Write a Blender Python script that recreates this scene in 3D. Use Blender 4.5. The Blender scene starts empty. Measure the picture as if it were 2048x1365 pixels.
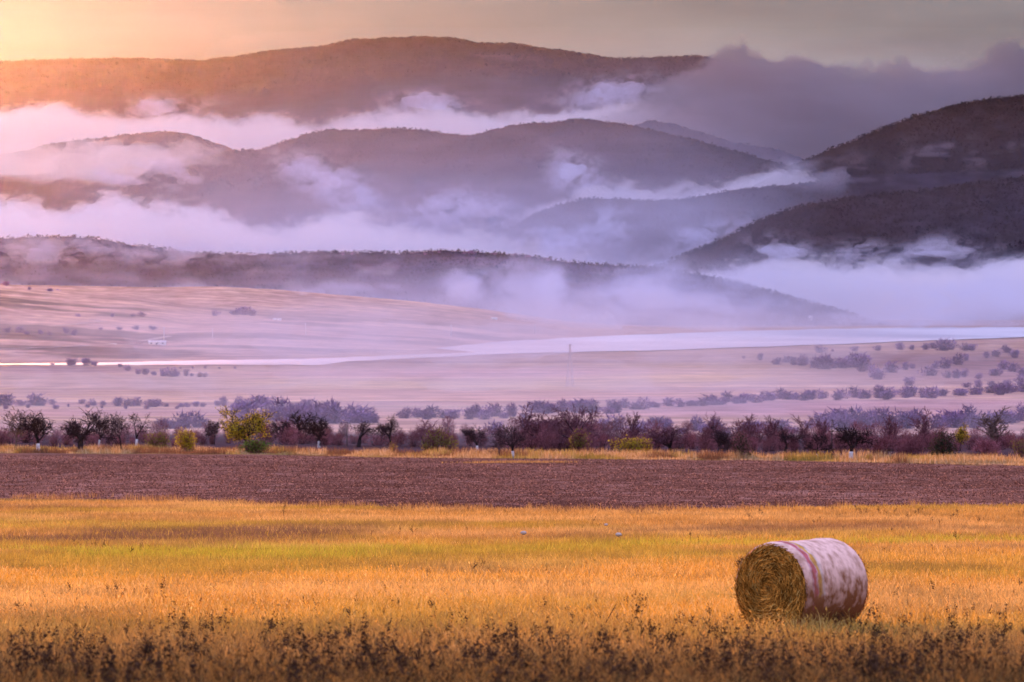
import bpy, math, random
import numpy as np
from mathutils import Vector, Matrix

C = bpy.context.scene.collection
SC = bpy.context.scene
R = math.radians

# ------------------------------------------------------------------ camera
F = 2048 * 200 / 36.0            # focal length in photo pixels (2048 wide)
HZ = 560.0                       # photo row of the horizon
cam = bpy.data.cameras.new('camera')
cam.lens, cam.sensor_width = 200, 36
cam.clip_start, cam.clip_end = 1, 60000
co = bpy.data.objects.new('camera', cam); C.objects.link(co)
co.rotation_euler = (R(90) - math.atan((682.5 - HZ) / F), 0, 0)
cam.dof.use_dof = True
cam.dof.focus_distance = 138
cam.dof.aperture_fstop = 6.3
SC.camera = co

# ------------------------------------------------------------------ world, sun, exposure
SUN_AZ, SUN_EL = -6.8, 4.0      # degrees right of the view axis, above the horizon
VEIL_L, VEIL_R = 0.974, 0.996
CLOUD_LO, CLOUD_HI, DOME_FILL = (0.060, 0.056, 0.064), (0.090, 0.085, 0.092), (0.335, 0.325, 0.55)
wd = bpy.data.worlds.new('World'); SC.world = wd; wd.use_nodes = True
nt = wd.node_tree; nt.nodes.clear()
wo = nt.nodes.new('ShaderNodeOutputWorld'); bg = nt.nodes.new('ShaderNodeBackground')
sk = nt.nodes.new('ShaderNodeTexSky'); sk.sky_type = 'NISHITA'; sk.sun_disc = False
sk.sun_elevation = R(SUN_EL); sk.sun_rotation = R(SUN_AZ)
sk.air_density = 1.0; sk.dust_density = 0.4; sk.ozone_density = 3.0
bg.inputs['Strength'].default_value = 0.06
# a veil of stratus: thin and broken on the sunward side, closed and grey to the right; unseen dome overhead set bright violet-blue as fill light
def wnode(t, **kw):
    n = nt.nodes.new(t)
    for k, v in kw.items(): setattr(n, k, v)
    return n
tcw = wnode('ShaderNodeTexCoord'); sep = wnode('ShaderNodeSeparateXYZ'); nt.links.new(tcw.outputs['Generated'], sep.inputs[0])
mpw = wnode('ShaderNodeMapping'); mpw.inputs['Scale'].default_value = (9, 9, 60); nt.links.new(tcw.outputs['Generated'], mpw.inputs[0])
nzw = wnode('ShaderNodeTexNoise'); nzw.inputs['Scale'].default_value = 1.0; nzw.inputs['Detail'].default_value = 5; nt.links.new(mpw.outputs[0], nzw.inputs['Vector'])
def mrange(src, a, b, c, d):
    n = wnode('ShaderNodeMapRange', interpolation_type='SMOOTHSTEP')
    for k, v in zip((1, 2, 3, 4), (a, b, c, d)): n.inputs[k].default_value = v
    nt.links.new(src, n.inputs[0]); return n.outputs[0]
def wmath(op, a, b):
    n = wnode('ShaderNodeMath', operation=op)
    for i, v in enumerate((a, b)):
        if isinstance(v, (int, float)): n.inputs[i].default_value = v
        else: nt.links.new(v, n.inputs[i])
    return n.outputs[0]
edge = wmath('ADD', sep.outputs['X'], wmath('MULTIPLY', wmath('SUBTRACT', nzw.outputs[0], 0.5), 0.10))
cover = mrange(edge, -0.05, 0.085, VEIL_L, VEIL_R)
cloudc = wnode('ShaderNodeValToRGB')
cloudc.color_ramp.elements[0].position = 0.38; cloudc.color_ramp.elements[1].position = 0.66
cloudc.color_ramp.elements[0].color = (*CLOUD_LO, 1); cloudc.color_ramp.elements[1].color = (*CLOUD_HI, 1)
nt.links.new(nzw.outputs[0], cloudc.inputs[0])
topc = wnode('ShaderNodeMix', data_type='RGBA'); topc.inputs[7].default_value = (*DOME_FILL, 1)
nt.links.new(mrange(sep.outputs['Z'], 0.05, 0.6, 0, 1), topc.inputs[0]); nt.links.new(cloudc.outputs[0], topc.inputs[6])
bgc = wnode('ShaderNodeBackground'); nt.links.new(topc.outputs[2], bgc.inputs[0])
bgc.inputs[1].default_value = 1.0
mixw = wnode('ShaderNodeMixShader'); nt.links.new(cover, mixw.inputs[0])
nt.links.new(sk.outputs[0], bg.inputs[0]); nt.links.new(bg.outputs[0], mixw.inputs[1]); nt.links.new(bgc.outputs[0], mixw.inputs[2])
nt.links.new(mixw.outputs[0], wo.inputs[0])
sl = bpy.data.lights.new('sun', 'SUN'); sl.energy = 2.0; sl.angle = R(0.5); sl.color = (1.0, 0.38, 0.15)
so = bpy.data.objects.new('sun', sl); C.objects.link(so)
sdir = Vector((math.sin(R(SUN_AZ)) * math.cos(R(SUN_EL)), math.cos(R(SUN_AZ)) * math.cos(R(SUN_EL)), math.sin(R(SUN_EL))))
so.rotation_euler = sdir.to_track_quat('Z', 'Y').to_euler()
so.location = (-60, 100, 60)
SC.view_settings.view_transform = 'Standard'; SC.view_settings.look = 'None'
SC.view_settings.exposure = 1.75; SC.view_settings.gamma = 1
SC.view_settings.use_curve_mapping = False
SC.render.engine = 'CYCLES'
SC.cycles.use_denoising = True
SC.cycles.volume_bounces = 4
SC.cycles.max_bounces = 6
SC.cycles.diffuse_bounces = 3
SC.cycles.transparent_max_bounces = 16
SC.cycles.sample_clamp_indirect = 6

# ------------------------------------------------------------------ helpers
def px(u, v, d):
    return np.array([(u - 1024) / F * d, d, (HZ - v) / F * d])

def _hash(ix, iy, seed):
    h = (ix.astype(np.int64) * 374761393 + iy.astype(np.int64) * 668265263 + seed * 974634777) & 0x7fffffff
    h = ((h ^ (h >> 13)) * 1274126177) & 0x7fffffff
    h = h ^ (h >> 16)
    return (h & 0xffff) / 65535.0

def vnoise(x, y, seed=0):
    x = np.asarray(x, float); y = np.asarray(y, float)
    ix, iy = np.floor(x), np.floor(y)
    fx, fy = x - ix, y - iy
    fx = fx * fx * fx * (fx * (fx * 6 - 15) + 10); fy = fy * fy * fy * (fy * (fy * 6 - 15) + 10)
    a, b = _hash(ix, iy, seed), _hash(ix + 1, iy, seed)
    c, d = _hash(ix, iy + 1, seed), _hash(ix + 1, iy + 1, seed)
    return (a + (b - a) * fx) * (1 - fy) + (c + (d - c) * fx) * fy

def fbm(x, y, oct=4, seed=0, gain=0.5):
    s, a, t = 0, 1, 0
    for o in range(oct):
        s = s + a * vnoise(x * 2 ** o + 17.3 * o, y * 2 ** o - 9.1 * o, seed + o); t += a; a *= gain
    return s / t

def sm(a, b, x):
    t = np.clip((x - a) / (b - a), 0, 1)
    return t * t * (3 - 2 * t)

def curve(pts):
    p = np.array(pts, float)
    return lambda u: np.interp(u, p[:, 0], p[:, 1])

def smooth1(a, n):
    k = np.hanning(2 * n + 3); k /= k.sum()
    return np.convolve(np.pad(a, n + 1, mode='edge'), k, 'valid')

def mesh(name, verts, faces, mat=None, parent=None, smooth=False, colors=None, extra_mats=None, mat_idx=None):
    """verts (n,3) array; faces: list of index arrays (m,k), one per polygon size"""
    me = bpy.data.meshes.new(name)
    verts = np.asarray(verts, np.float32)
    if isinstance(faces, np.ndarray): faces = [faces]
    faces = [f for f in faces if len(f)]
    me.vertices.add(len(verts)); me.vertices.foreach_set('co', verts.ravel())
    li = np.concatenate([f.ravel() for f in faces]).astype(np.int32)
    tot = np.concatenate([np.full(len(f), f.shape[1], np.int32) for f in faces])
    st = np.concatenate([[0], np.cumsum(tot)[:-1]]).astype(np.int32)
    me.loops.add(len(li)); me.loops.foreach_set('vertex_index', li)
    me.polygons.add(len(tot)); me.polygons.foreach_set('loop_start', st)
    me.polygons.foreach_set('use_smooth', np.full(len(tot), smooth, bool))
    if mat_idx is not None: me.polygons.foreach_set('material_index', np.asarray(mat_idx, np.int32))
    if colors is not None:
        ca = me.color_attributes.new('Col', 'FLOAT_COLOR', 'POINT')
        cc = np.ones((len(verts), 4), np.float32); cc[:, :3] = colors
        ca.data.foreach_set('color', cc.ravel())
    me.update(calc_edges=True)
    me.validate()
    if mat: me.materials.append(mat)
    for m in extra_mats or (): me.materials.append(m)
    o = bpy.data.objects.new(name, me); C.objects.link(o)
    if parent is not None: o.parent = parent
    return o

def tag(o, label=None, cat=None, group=None, kind=None):
    if label: o['label'] = label
    if cat: o['category'] = cat
    if group: o['group'] = group
    if kind: o['kind'] = kind
    return o

def empty(name, loc=(0, 0, 0), rz=0, scale=1):
    o = bpy.data.objects.new(name, None); C.objects.link(o)
    o.location = loc; o.rotation_euler = (0, 0, rz)
    o.scale = (scale,) * 3 if not hasattr(scale, '__len__') else scale
    o.empty_display_size = 0.2
    return o

def copy_tree(o, parent=None):
    kids = list(o.children)
    c = o.copy(); C.objects.link(c); c.parent = parent
    for ch in kids: copy_tree(ch, c)
    return c

class MB:
    """collects shapes for ONE mesh object"""
    def __init__(s): s.v = []; s.f = {}; s.n = 0
    def add(s, v, faces):
        v = np.asarray(v, float)
        for f in faces:
            s.f.setdefault(len(f), []).append([i + s.n for i in f])
        s.v.append(v); s.n += len(v)
    def tube(s, pts, rad, n=5, cap=True):
        pts = np.asarray(pts, float); m = len(pts)
        t = np.gradient(pts, axis=0); t /= np.linalg.norm(t, axis=1)[:, None] + 1e-9
        ref = np.array([0, 0, 1.]) if abs(t[0][2]) < 0.8 else np.array([1., 0, 0])
        a = np.cross(t, ref); a /= np.linalg.norm(a, axis=1)[:, None] + 1e-9
        b = np.cross(t, a)
        ang = np.linspace(0, 2 * np.pi, n, endpoint=False)
        v = pts[:, None, :] + (a[:, None, :] * np.cos(ang)[None, :, None] + b[:, None, :] * np.sin(ang)[None, :, None]) * np.asarray(rad, float)[:, None, None]
        fs = []
        for i in range(m - 1):
            for k in range(n):
                k2 = (k + 1) % n
                fs.append([i * n + k, i * n + k2, (i + 1) * n + k2, (i + 1) * n + k])
        if cap: fs.append(list(range(n))[::-1]); fs.append([(m - 1) * n + k for k in range(n)])
        s.add(v.reshape(-1, 3), fs)
    def box(s, c, size, rz=0):
        c = np.array(c, float); h = np.array(size, float) / 2
        v = np.array([[x, y, z] for z in (-1, 1) for y in (-1, 1) for x in (-1, 1)], float) * h
        cr, sr = math.cos(rz), math.sin(rz)
        v = np.stack([v[:, 0] * cr - v[:, 1] * sr, v[:, 0] * sr + v[:, 1] * cr, v[:, 2]], 1) + c
        s.add(v, [[0, 2, 3, 1], [4, 5, 7, 6], [0, 1, 5, 4], [2, 6, 7, 3], [0, 4, 6, 2], [1, 3, 7, 5]])
    def build(s, name, mat, parent=None, smooth=False):
        return mesh(name, np.concatenate(s.v), [np.array(f) for f in s.f.values()], mat, parent, smooth)

# ------------------------------------------------------------------ materials
def new_mat(name):
    m = bpy.data.materials.new(name); m.use_nodes = True
    n = m.node_tree.nodes; n.clear()
    out = n.new('ShaderNodeOutputMaterial'); b = n.new('ShaderNodeBsdfPrincipled')
    m.node_tree.links.new(b.outputs[0], out.inputs[0])
    b.inputs['Specular IOR Level'].default_value = 0.0
    return m, m.node_tree, b, out

def noise_mat(name, c1, c2, scale=3, rough=0.85, stretch=(1, 1, 1), detail=4, bump=0, lo=0.35, hi=0.65, attr=None, transl=0, objrand=0):
    m, t, b, out = new_mat(name); L = t.links
    tc = t.nodes.new('ShaderNodeTexCoord'); mp = t.nodes.new('ShaderNodeMapping'); mp.inputs['Scale'].default_value = stretch
    nz = t.nodes.new('ShaderNodeTexNoise'); nz.inputs['Scale'].default_value = scale; nz.inputs['Detail'].default_value = detail
    L.new(tc.outputs['Object'], mp.inputs[0]); L.new(mp.outputs[0], nz.inputs['Vector'])
    rp = t.nodes.new('ShaderNodeValToRGB'); rp.color_ramp.elements[0].position = lo; rp.color_ramp.elements[1].position = hi
    rp.color_ramp.elements[0].color = (*c1, 1); rp.color_ramp.elements[1].color = (*c2, 1)
    L.new(nz.outputs[0], rp.inputs[0]); col = rp.outputs[0]
    if attr:
        at = t.nodes.new('ShaderNodeAttribute'); at.attribute_name = attr
        mx = t.nodes.new('ShaderNodeMix'); mx.data_type = 'RGBA'; mx.blend_type = 'MULTIPLY'; mx.inputs[0].default_value = 1
        L.new(at.outputs['Color'], mx.inputs[6]); L.new(col, mx.inputs[7]); col = mx.outputs[2]
    if objrand:
        oi = t.nodes.new('ShaderNodeObjectInfo'); mr = t.nodes.new('ShaderNodeMapRange')
        mr.inputs[3].default_value = 1 - objrand; mr.inputs[4].default_value = 1 + objrand
        L.new(oi.outputs['Random'], mr.inputs[0])
        hv = t.nodes.new('ShaderNodeHueSaturation'); L.new(col, hv.inputs['Color']); L.new(mr.outputs[0], hv.inputs['Value']); col = hv.outputs[0]
    L.new(col, b.inputs['Base Color']); b.inputs['Roughness'].default_value = rough
    if bump:
        bp = t.nodes.new('ShaderNodeBump'); bp.inputs['Distance'].default_value = bump; bp.inputs['Strength'].default_value = 1
        L.new(nz.outputs[0], bp.inputs['Height']); L.new(bp.outputs[0], b.inputs['Normal'])
    if transl:
        tr = t.nodes.new('ShaderNodeBsdfTranslucent'); L.new(col, tr.inputs[0])
        ms = t.nodes.new('ShaderNodeMixShader'); ms.inputs[0].default_value = transl
        L.new(b.outputs[0], ms.inputs[1]); L.new(tr.outputs[0], ms.inputs[2]); L.new(ms.outputs[0], out.inputs[0])
    return m

def vol_mat(name, color, density, g):
    m = bpy.data.materials.new(name); m.use_nodes = True
    n = m.node_tree.nodes; n.clear()
    out = n.new('ShaderNodeOutputMaterial'); v = n.new('ShaderNodeVolumePrincipled')
    v.inputs['Color'].default_value = (*color, 1); v.inputs['Density'].default_value = density; v.inputs['Anisotropy'].default_value = g
    m.node_tree.links.new(v.outputs[0], out.inputs['Volume'])
    return m

M = {}
M['land'] = noise_mat('field soil and stubble', (0.72, 0.70, 0.70), (1.25, 1.25, 1.25), 0.05, 0.95, (1, 0.35, 1), 8, 0, 0.3, 0.7, attr='Col')
M['hill_forest'] = noise_mat('forested slope', (0.009, 0.011, 0.020), (0.025, 0.026, 0.044), 0.02, 0.95, (1, 1, 1), 8, 0, 0.3, 0.7, attr='Col')
M['crowns'] = noise_mat('far forest crowns', (0.008, 0.009, 0.016), (0.019, 0.018, 0.030), 0.03, 0.95)
M['bark'] = noise_mat('dark bark', (0.022, 0.016, 0.018), (0.06, 0.045, 0.045), 4, 0.9, (1, 1, 0.3), 4, 0.01, objrand=0.25)
M['twig'] = noise_mat('bare twigs', (0.034, 0.020, 0.022), (0.07, 0.042, 0.044), 3, 0.9, objrand=0.3)
M['twig_red'] = noise_mat('reddish bare twigs', (0.12, 0.05, 0.065), (0.22, 0.105, 0.125), 3, 0.9, objrand=0.25)
M['twig_pale'] = noise_mat('pale bare twigs', (0.16, 0.11, 0.10), (0.26, 0.18, 0.15), 3, 0.9, objrand=0.2)
M['lime'] = noise_mat('whitewash', (0.65, 0.64, 0.62), (0.85, 0.84, 0.82), 6, 0.9)
M['leaf_yellow'] = noise_mat('yellow autumn leaves', (0.38, 0.30, 0.025), (0.68, 0.54, 0.05), 2, 0.7, transl=0.45)
M['leaf_olive'] = noise_mat('olive autumn leaves', (0.14, 0.13, 0.035), (0.32, 0.27, 0.06), 2, 0.7, transl=0.4)
M['leaf_green'] = noise_mat('green leaves', (0.08, 0.15, 0.03), (0.22, 0.30, 0.04), 2, 0.7, transl=0.4)
M['leaf_dark'] = noise_mat('dark green leaves', (0.025, 0.03, 0.02), (0.07, 0.07, 0.04), 2, 0.8, transl=0.3)
M['shrub_far'] = noise_mat('lilac grey shrub twigs', (0.16, 0.10, 0.20), (0.28, 0.175, 0.32), 0.6, 0.95, objrand=0.25)  # purple-grey twigs, paled further so the colour carries haze
M['shrub_brown'] = noise_mat('brown thicket twigs', (0.17, 0.06, 0.07), (0.34, 0.145, 0.16), 0.8, 0.95, objrand=0.3)
M['grass'] = noise_mat('dry golden grass', (0.8, 0.8, 0.8), (1.15, 1.15, 1.15), 1.5, 0.7, attr='Col', transl=0.5)
M['weed'] = noise_mat('dead brown weed', (0.045, 0.027, 0.018), (0.12, 0.068, 0.038), 6, 0.9, objrand=0.35)
M['haze'] = vol_mat('haze air', (0.95, 0.92, 0.97), 0.48e-6, 0.945)

# ------------------------------------------------------------------ the land: one sheet
# depth (m) -> drop below the camera (m), along the view axis
PROF = np.array([(10, 1.75), (20, 2.15), (45, 3.25), (76, 4.70), (120, 6.35), (200, 9.2), (300, 12.15), (400, 14.7), (500, 17.2), (650, 20.9), (800, 24.8), (900, 27.3),
                 (1100, 31.2), (1400, 36.5), (1700, 41.2), (2100, 47.2), (2600, 53.0), (3000, 57.0), (3500, 60.4), (4000, 62.6), (4216, 63.2), (5000, 63.5), (17500, 63.5)])
_ld = np.linspace(math.log(10), math.log(17500), 1500)
_zz = smooth1(np.interp(np.exp(_ld), PROF[:, 0], PROF[:, 1]), 14)

def ground(x, d):
    x = np.asarray(x, float); d = np.asarray(d, float)
    z = -np.interp(np.log(d), _ld, _zz)
    far = sm(900, 1500, d) * (1 - sm(3600, 4200, d))
    z = z + far * 2.2 * (fbm(x / 260 + 3, d / 420, 3, 5) - 0.5)
    # swell carrying the pale field on the right
    ur = x / d * F + 1024
    z = z + 3.4 * np.exp(-((d - 2350) / 420) ** 2) * sm(900, 2100, ur)
    z = z + 0.10 * (fbm(x / 9, d / 14, 3, 11) - 0.5) * (1 - sm(300, 900, d))
    return z

def depth_at(u, v, lo=14, hi=9000):
    ds = np.exp(np.linspace(math.log(lo), math.log(hi), 4000))
    z = ground((u - 1024) / F * ds, ds)
    vv = HZ - z / ds * F
    i = np.argmax(vv <= v)
    return float(ds[i])

def at(u, v):
    d = depth_at(u, v); x = (u - 1024) / F * d
    return np.array([x, d, float(ground(x, d))])

PLOW_NEAR = curve([(-700, 380), (0, 352), (380, 335), (500, 320), (800, 302), (1024, 298), (1500, 303), (2048, 312), (2800, 320)])
PLOW_FAR = curve([(-700, 930), (0, 880), (520, 845), (780, 765), (1024, 745), (1500, 700), (2048, 610), (2800, 560)])

def land_color(x, d):
    u = x / d * F + 1024
    v = HZ - ground(x, d) / d * F
    n1 = fbm(x / 6, d / 18, 4, 21); n2 = fbm(x / 40, d / 60, 4, 22); n3 = fbm(x / 2.2, d / 3, 3, 23)
    col = np.zeros(x.shape + (3,))
    straw = np.array([0.24, 0.13, 0.035]); olive = np.array([0.16, 0.14, 0.03]); brown = np.array([0.12, 0.07, 0.035])
    col[:] = straw
    # near meadow: greener streaks and browner streaks
    g = GREEN(x, d); bz = BROWN(x, d)
    col = col * (1 - g[..., None]) + olive * g[..., None]
    col = col * (1 - bz[..., None]) + brown * bz[..., None]
    near = sm(50, 95, d)
    col = col * (0.45 + 0.55 * near)[..., None]  # nearest ground darkened in its colour for the vignette
    # ploughed field
    e1 = PLOW_NEAR(u) + (n1 - 0.5) * 26; e2 = PLOW_FAR(u) + (n1 - 0.5) * 50
    pl = sm(-4, 4, d - e1) * (1 - sm(-6, 6, d - e2))
    soil = np.array([0.16, 0.076, 0.053]) * (0.72 + 0.55 * n3)[..., None] + (np.array([0.09, 0.06, 0.05]) * sm(0.6, 0.75, fbm(x / 1.2, d / 5, 2, 29))[..., None])
    soil = soil * (1 + 0.20 * np.sin((d + 0.10 * x + 5 * n2) * 2 * np.pi / 13.0) * sm(0.35, 0.65, n1))[..., None]
    soil = soil * (0.8 + 0.4 * n2)[..., None]
    col = col * (1 - pl[..., None]) + soil * pl[..., None]
    # verge and scrub floor behind the tree row
    ver = sm(-6, 6, d - e2)
    vc = np.array([0.22, 0.13, 0.05]) * (0.7 + 0.6 * n1)[..., None]
    col = col * (1 - ver[..., None]) + vc * ver[..., None]
    scr = sm(0, 60, d - e2 - 70)
    sc_ = np.array([0.07, 0.045, 0.05])
    col = col * (1 - scr[..., None]) + sc_ * scr[..., None]
    # the mid plain: pale pink stubble with long streaks
    st = fbm(x / 420, d / 55, 5, 31); st2 = fbm(x / 160, d / 26, 4, 33)
    plain = np.array([0.46, 0.295, 0.225]) * (0.6 + 0.8 * st)[..., None]
    plain = plain + np.array([0.14, 0.12, 0.03]) * sm(0.52, 0.7, st2)[..., None]
    plain = plain - np.array([0.13, 0.13, 0.08]) * (sm(0.55, 0.75, fbm(x / 500 + 7, d / 90, 3, 37)) * 0.7)[..., None]
    w = sm(1150, 1350, d)
    col = col * (1 - w[..., None]) + plain * w[..., None]
    def parcel(u0, v0, ru, rv, c_, k_):
        nonlocal plain_
        m_ = np.exp(-((u - u0) / ru) ** 4 - ((v - v0 + 6 * (n2 - 0.5)) / rv) ** 4)[..., None] * k_ * w[..., None]
        plain_ = plain_ * (1 - m_) + np.array(c_) * (0.75 + 0.5 * st)[..., None] * m_
    plain_ = col
    parcel(1500, 748, 330, 20, (0.58, 0.39, 0.18), 0.85); parcel(1700, 815, 520, 18, (0.40, 0.24, 0.25), 0.75); parcel(1850, 735, 330, 34, (0.24, 0.145, 0.15), 0.8)
    parcel(200, 765, 320, 24, (0.36, 0.27, 0.22), 0.6); parcel(900, 770, 420, 10, (0.55, 0.40, 0.20), 0.7); parcel(1000, 742, 500, 8, (0.48, 0.28, 0.27), 0.5); parcel(240, 826, 300, 8, (0.46, 0.29, 0.26), 0.6); parcel(150, 740, 140, 7, (0.22, 0.13, 0.14), 0.6)
    col = plain_
    shore = sm(3900, 4150, d)
    col = col * (1 - 0.25 * shore[..., None])
    return np.clip(col, 0.01, 1)

def _streak(specs):
    def f(x, d):
        s = 0
        u = x / d * F + 1024
        for (u0, u1, dc, dw, a, sd) in specs:
            n = fbm(x / (0.05 * dc) + sd, d / (0.12 * dc), 4, 41 + sd)
            dd = dc + 3.0 * dw * (fbm(x / (0.07 * dc) + 3 * sd, x * 0 + sd, 3, 61 + sd) - 0.5)
            s = s + a * np.exp(-((d - dd) / dw) ** 2) * sm(u0 - 350, u0 + 250, u) * (1 - sm(u1 - 250, u1 + 350, u)) * sm(0.26, 0.54, n)
        return np.clip(s, 0, 1)
    return f
GREEN = _streak([(-700, 620, 168, 12, 1.0, 1), (300, 1300, 158, 9, 0.55, 2), (1300, 2500, 190, 9, 1.0, 3), (-500, 300, 250, 12, 0.6, 4), (600, 1200, 178, 9, 0.45, 5)])
BROWN = _streak([(-700, 720, 232, 24, 1.0, 6), (1350, 2600, 222, 12, 0.6, 7), (900, 1400, 215, 12, 0.35, 8), (1500, 2600, 176, 8, 0.45, 9), (-500, 400, 305, 10, 0.5, 10)])

us = np.linspace(-700, 2750, 346)
vs_rows = []
d = 12.0
while d < 17400:
    vs_rows.append(d)
    drop = np.interp(math.log(d), _ld, _zz)
    stp = d * d / (F * drop) * 1.6
    d += min(max(stp, 0.4), 60 if d < 4000 else 90)
ds = np.array(vs_rows)
U, D = np.meshgrid(us, ds)
X = (U - 1024) / F * np.sqrt(D * D + 420.0 ** 2)
Z = ground(X, D)
nr, nc = X.shape
idx = np.arange(nr * nc).reshape(nr, nc)
fa = np.stack([idx[:-1, :-1], idx[:-1, 1:], idx[1:, 1:], idx[1:, :-1]], -1).reshape(-1, 4)
land = mesh('ground', np.stack([X, D, Z], -1).reshape(-1, 3), fa, M['land'], smooth=True, colors=land_color(X, D).reshape(-1, 3))
tag(land, kind='structure')

# ------------------------------------------------------------------ lake
LZ = -63.0
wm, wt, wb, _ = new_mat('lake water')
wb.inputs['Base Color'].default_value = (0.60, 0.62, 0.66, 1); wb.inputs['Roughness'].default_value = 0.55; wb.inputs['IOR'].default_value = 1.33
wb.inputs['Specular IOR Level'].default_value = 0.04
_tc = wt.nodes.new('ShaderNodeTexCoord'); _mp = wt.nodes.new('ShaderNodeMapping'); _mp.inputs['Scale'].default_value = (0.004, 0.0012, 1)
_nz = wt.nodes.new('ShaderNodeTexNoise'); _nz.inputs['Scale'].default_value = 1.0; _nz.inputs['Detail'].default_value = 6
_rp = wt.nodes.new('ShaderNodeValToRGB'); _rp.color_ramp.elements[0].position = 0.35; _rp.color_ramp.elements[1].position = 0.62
_rp.color_ramp.elements[0].color = (0.34, 0.36, 0.41, 1); _rp.color_ramp.elements[1].color = (0.62, 0.62, 0.65, 1)  # pale streaks stand in for the sky's reflection on the water
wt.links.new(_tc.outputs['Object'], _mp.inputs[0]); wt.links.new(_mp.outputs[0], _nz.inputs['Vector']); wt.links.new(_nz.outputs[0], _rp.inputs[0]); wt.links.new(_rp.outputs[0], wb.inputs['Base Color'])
def lake_pt(u, v):
    d = -LZ * F / (v - HZ)
    return (u - 1024) / F * d, d
near_shore = [(-700, 733), (0, 731), (200, 731.5), (420, 731), (640, 731.5), (700, 724), (850, 717), (1024, 708), (1300, 702), (1600, 692), (1800, 684), (2048, 675), (2750, 655)]
far_shore = [(-700, 729), (0, 728.5), (200, 726), (400, 722), (600, 719), (800, 711), (950, 706), (900, 701), (870, 698), (930, 691), (1000, 684), (1200, 673), (1500, 662), (1800, 656.5), (2048, 655.5), (2750, 648)]
def dens(pts, sd):
    o = []
    for i, (a, b) in enumerate(zip(pts[:-1], pts[1:])):
        for k in range(12):
            t = k / 12; u = a[0] + (b[0] - a[0]) * t; v = a[1] + (b[1] - a[1]) * t
            o.append((u, v + (float(fbm(np.array(u / 34.0), np.array(sd * 3.1), 3, sd)) - 0.5) * 2.4))
    return o + [pts[-1]]
ring = dens(near_shore, 3) + dens(far_shore, 4)[::-1]
lv = np.array([(*lake_pt(u, v), LZ + 0.35) for u, v in ring])
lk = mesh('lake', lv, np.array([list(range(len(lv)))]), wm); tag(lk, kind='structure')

# ------------------------------------------------------------------ hills and mountains
def ridge(name, crest, dc, db, zb=-64.0, jag=4.0, gully=0.10, seed=1, col=(1, 1, 1), u0=-500, u1=2600, du=3.0, rows=70, power=1.0, mat='hill_forest', colfn=None, back=1500, zback=None, gs=1.0):
    cu = np.array(crest, float)
    u = np.arange(u0, u1, du)
    cv = smooth1(np.interp(u, cu[:, 0], cu[:, 1]), int(16 / du) + 1)
    zc = (HZ - cv) / F * dc
    t = np.concatenate([np.linspace(0, 1, rows), 1 + np.linspace(0, 1, 14)[1:]])
    T, UU = np.meshgrid(t, u, indexing='ij')
    ZC = np.broadcast_to(zc, T.shape)
    DB = db(u) if callable(db) else np.full(u.shape, float(db))
    DB = np.broadcast_to(DB, T.shape)
    XX = (UU - 1024) / F * dc
    fr = np.clip(T, 0, 1); bk = np.clip(T - 1, 0, 1)
    DD = DB + (dc - DB) * fr + back * bk
    Hh = np.maximum(ZC - zb, 0.5)
    shape = fr ** power
    zz = zb + Hh * shape
    env = np.sin(np.pi * np.clip(fr, 0, 1)) ** 0.8
    W = 260.0 * gs
    warp = 0.6 * (fbm(XX / (W * 1.4), DD / (W * 3), 3, seed + 50) - 0.5)
    gl = np.abs(fbm(XX / W + warp, DD / (W * 2.6) + warp, 4, seed) - 0.5) * 2
    zz = zz - gully * Hh * env * (1 - gl) * 1.2 + gully * Hh * env * 0.5
    zz = np.where(bk > 0, zb + Hh * (1 - bk ** 1.3), zz)
    zz = zz + jag * (vnoise(XX / 7.0, DD / 9.0, seed + 7) - 0.4) * np.clip(fr * 6, 0, 1) + jag * 0.7 * (fbm(XX / 26.0, DD / 40, 2, seed + 8) - 0.5) * np.clip(fr * 6, 0, 1)
    n, m = T.shape
    ix = np.arange(n * m).reshape(n, m)
    f4 = np.stack([ix[:-1, :-1], ix[:-1, 1:], ix[1:, 1:], ix[1:, :-1]], -1).reshape(-1, 4)
    if colfn is None:
        vv = 0.75 + 0.5 * fbm(XX / 150, DD / 260, 4, seed + 90)
        cc = np.array(col)[None, None] * vv[..., None]
    else: cc = colfn(XX, DD, zz, UU)
    o = mesh(name, np.stack([XX, DD, zz], -1).reshape(-1, 3), f4, M[mat], smooth=True, colors=cc.reshape(-1, 3))
    tag(o, kind='structure')
    def surf(uq, tq):
        j = np.clip(((np.asarray(uq) - u0) / du).astype(int), 0, m - 1)
        i = np.clip((np.asarray(tq) * (rows - 1)).astype(int), 0, n - 1)
        return np.stack([XX[i, j], DD[i, j], zz[i, j]], -1)
    return o, surf

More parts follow.
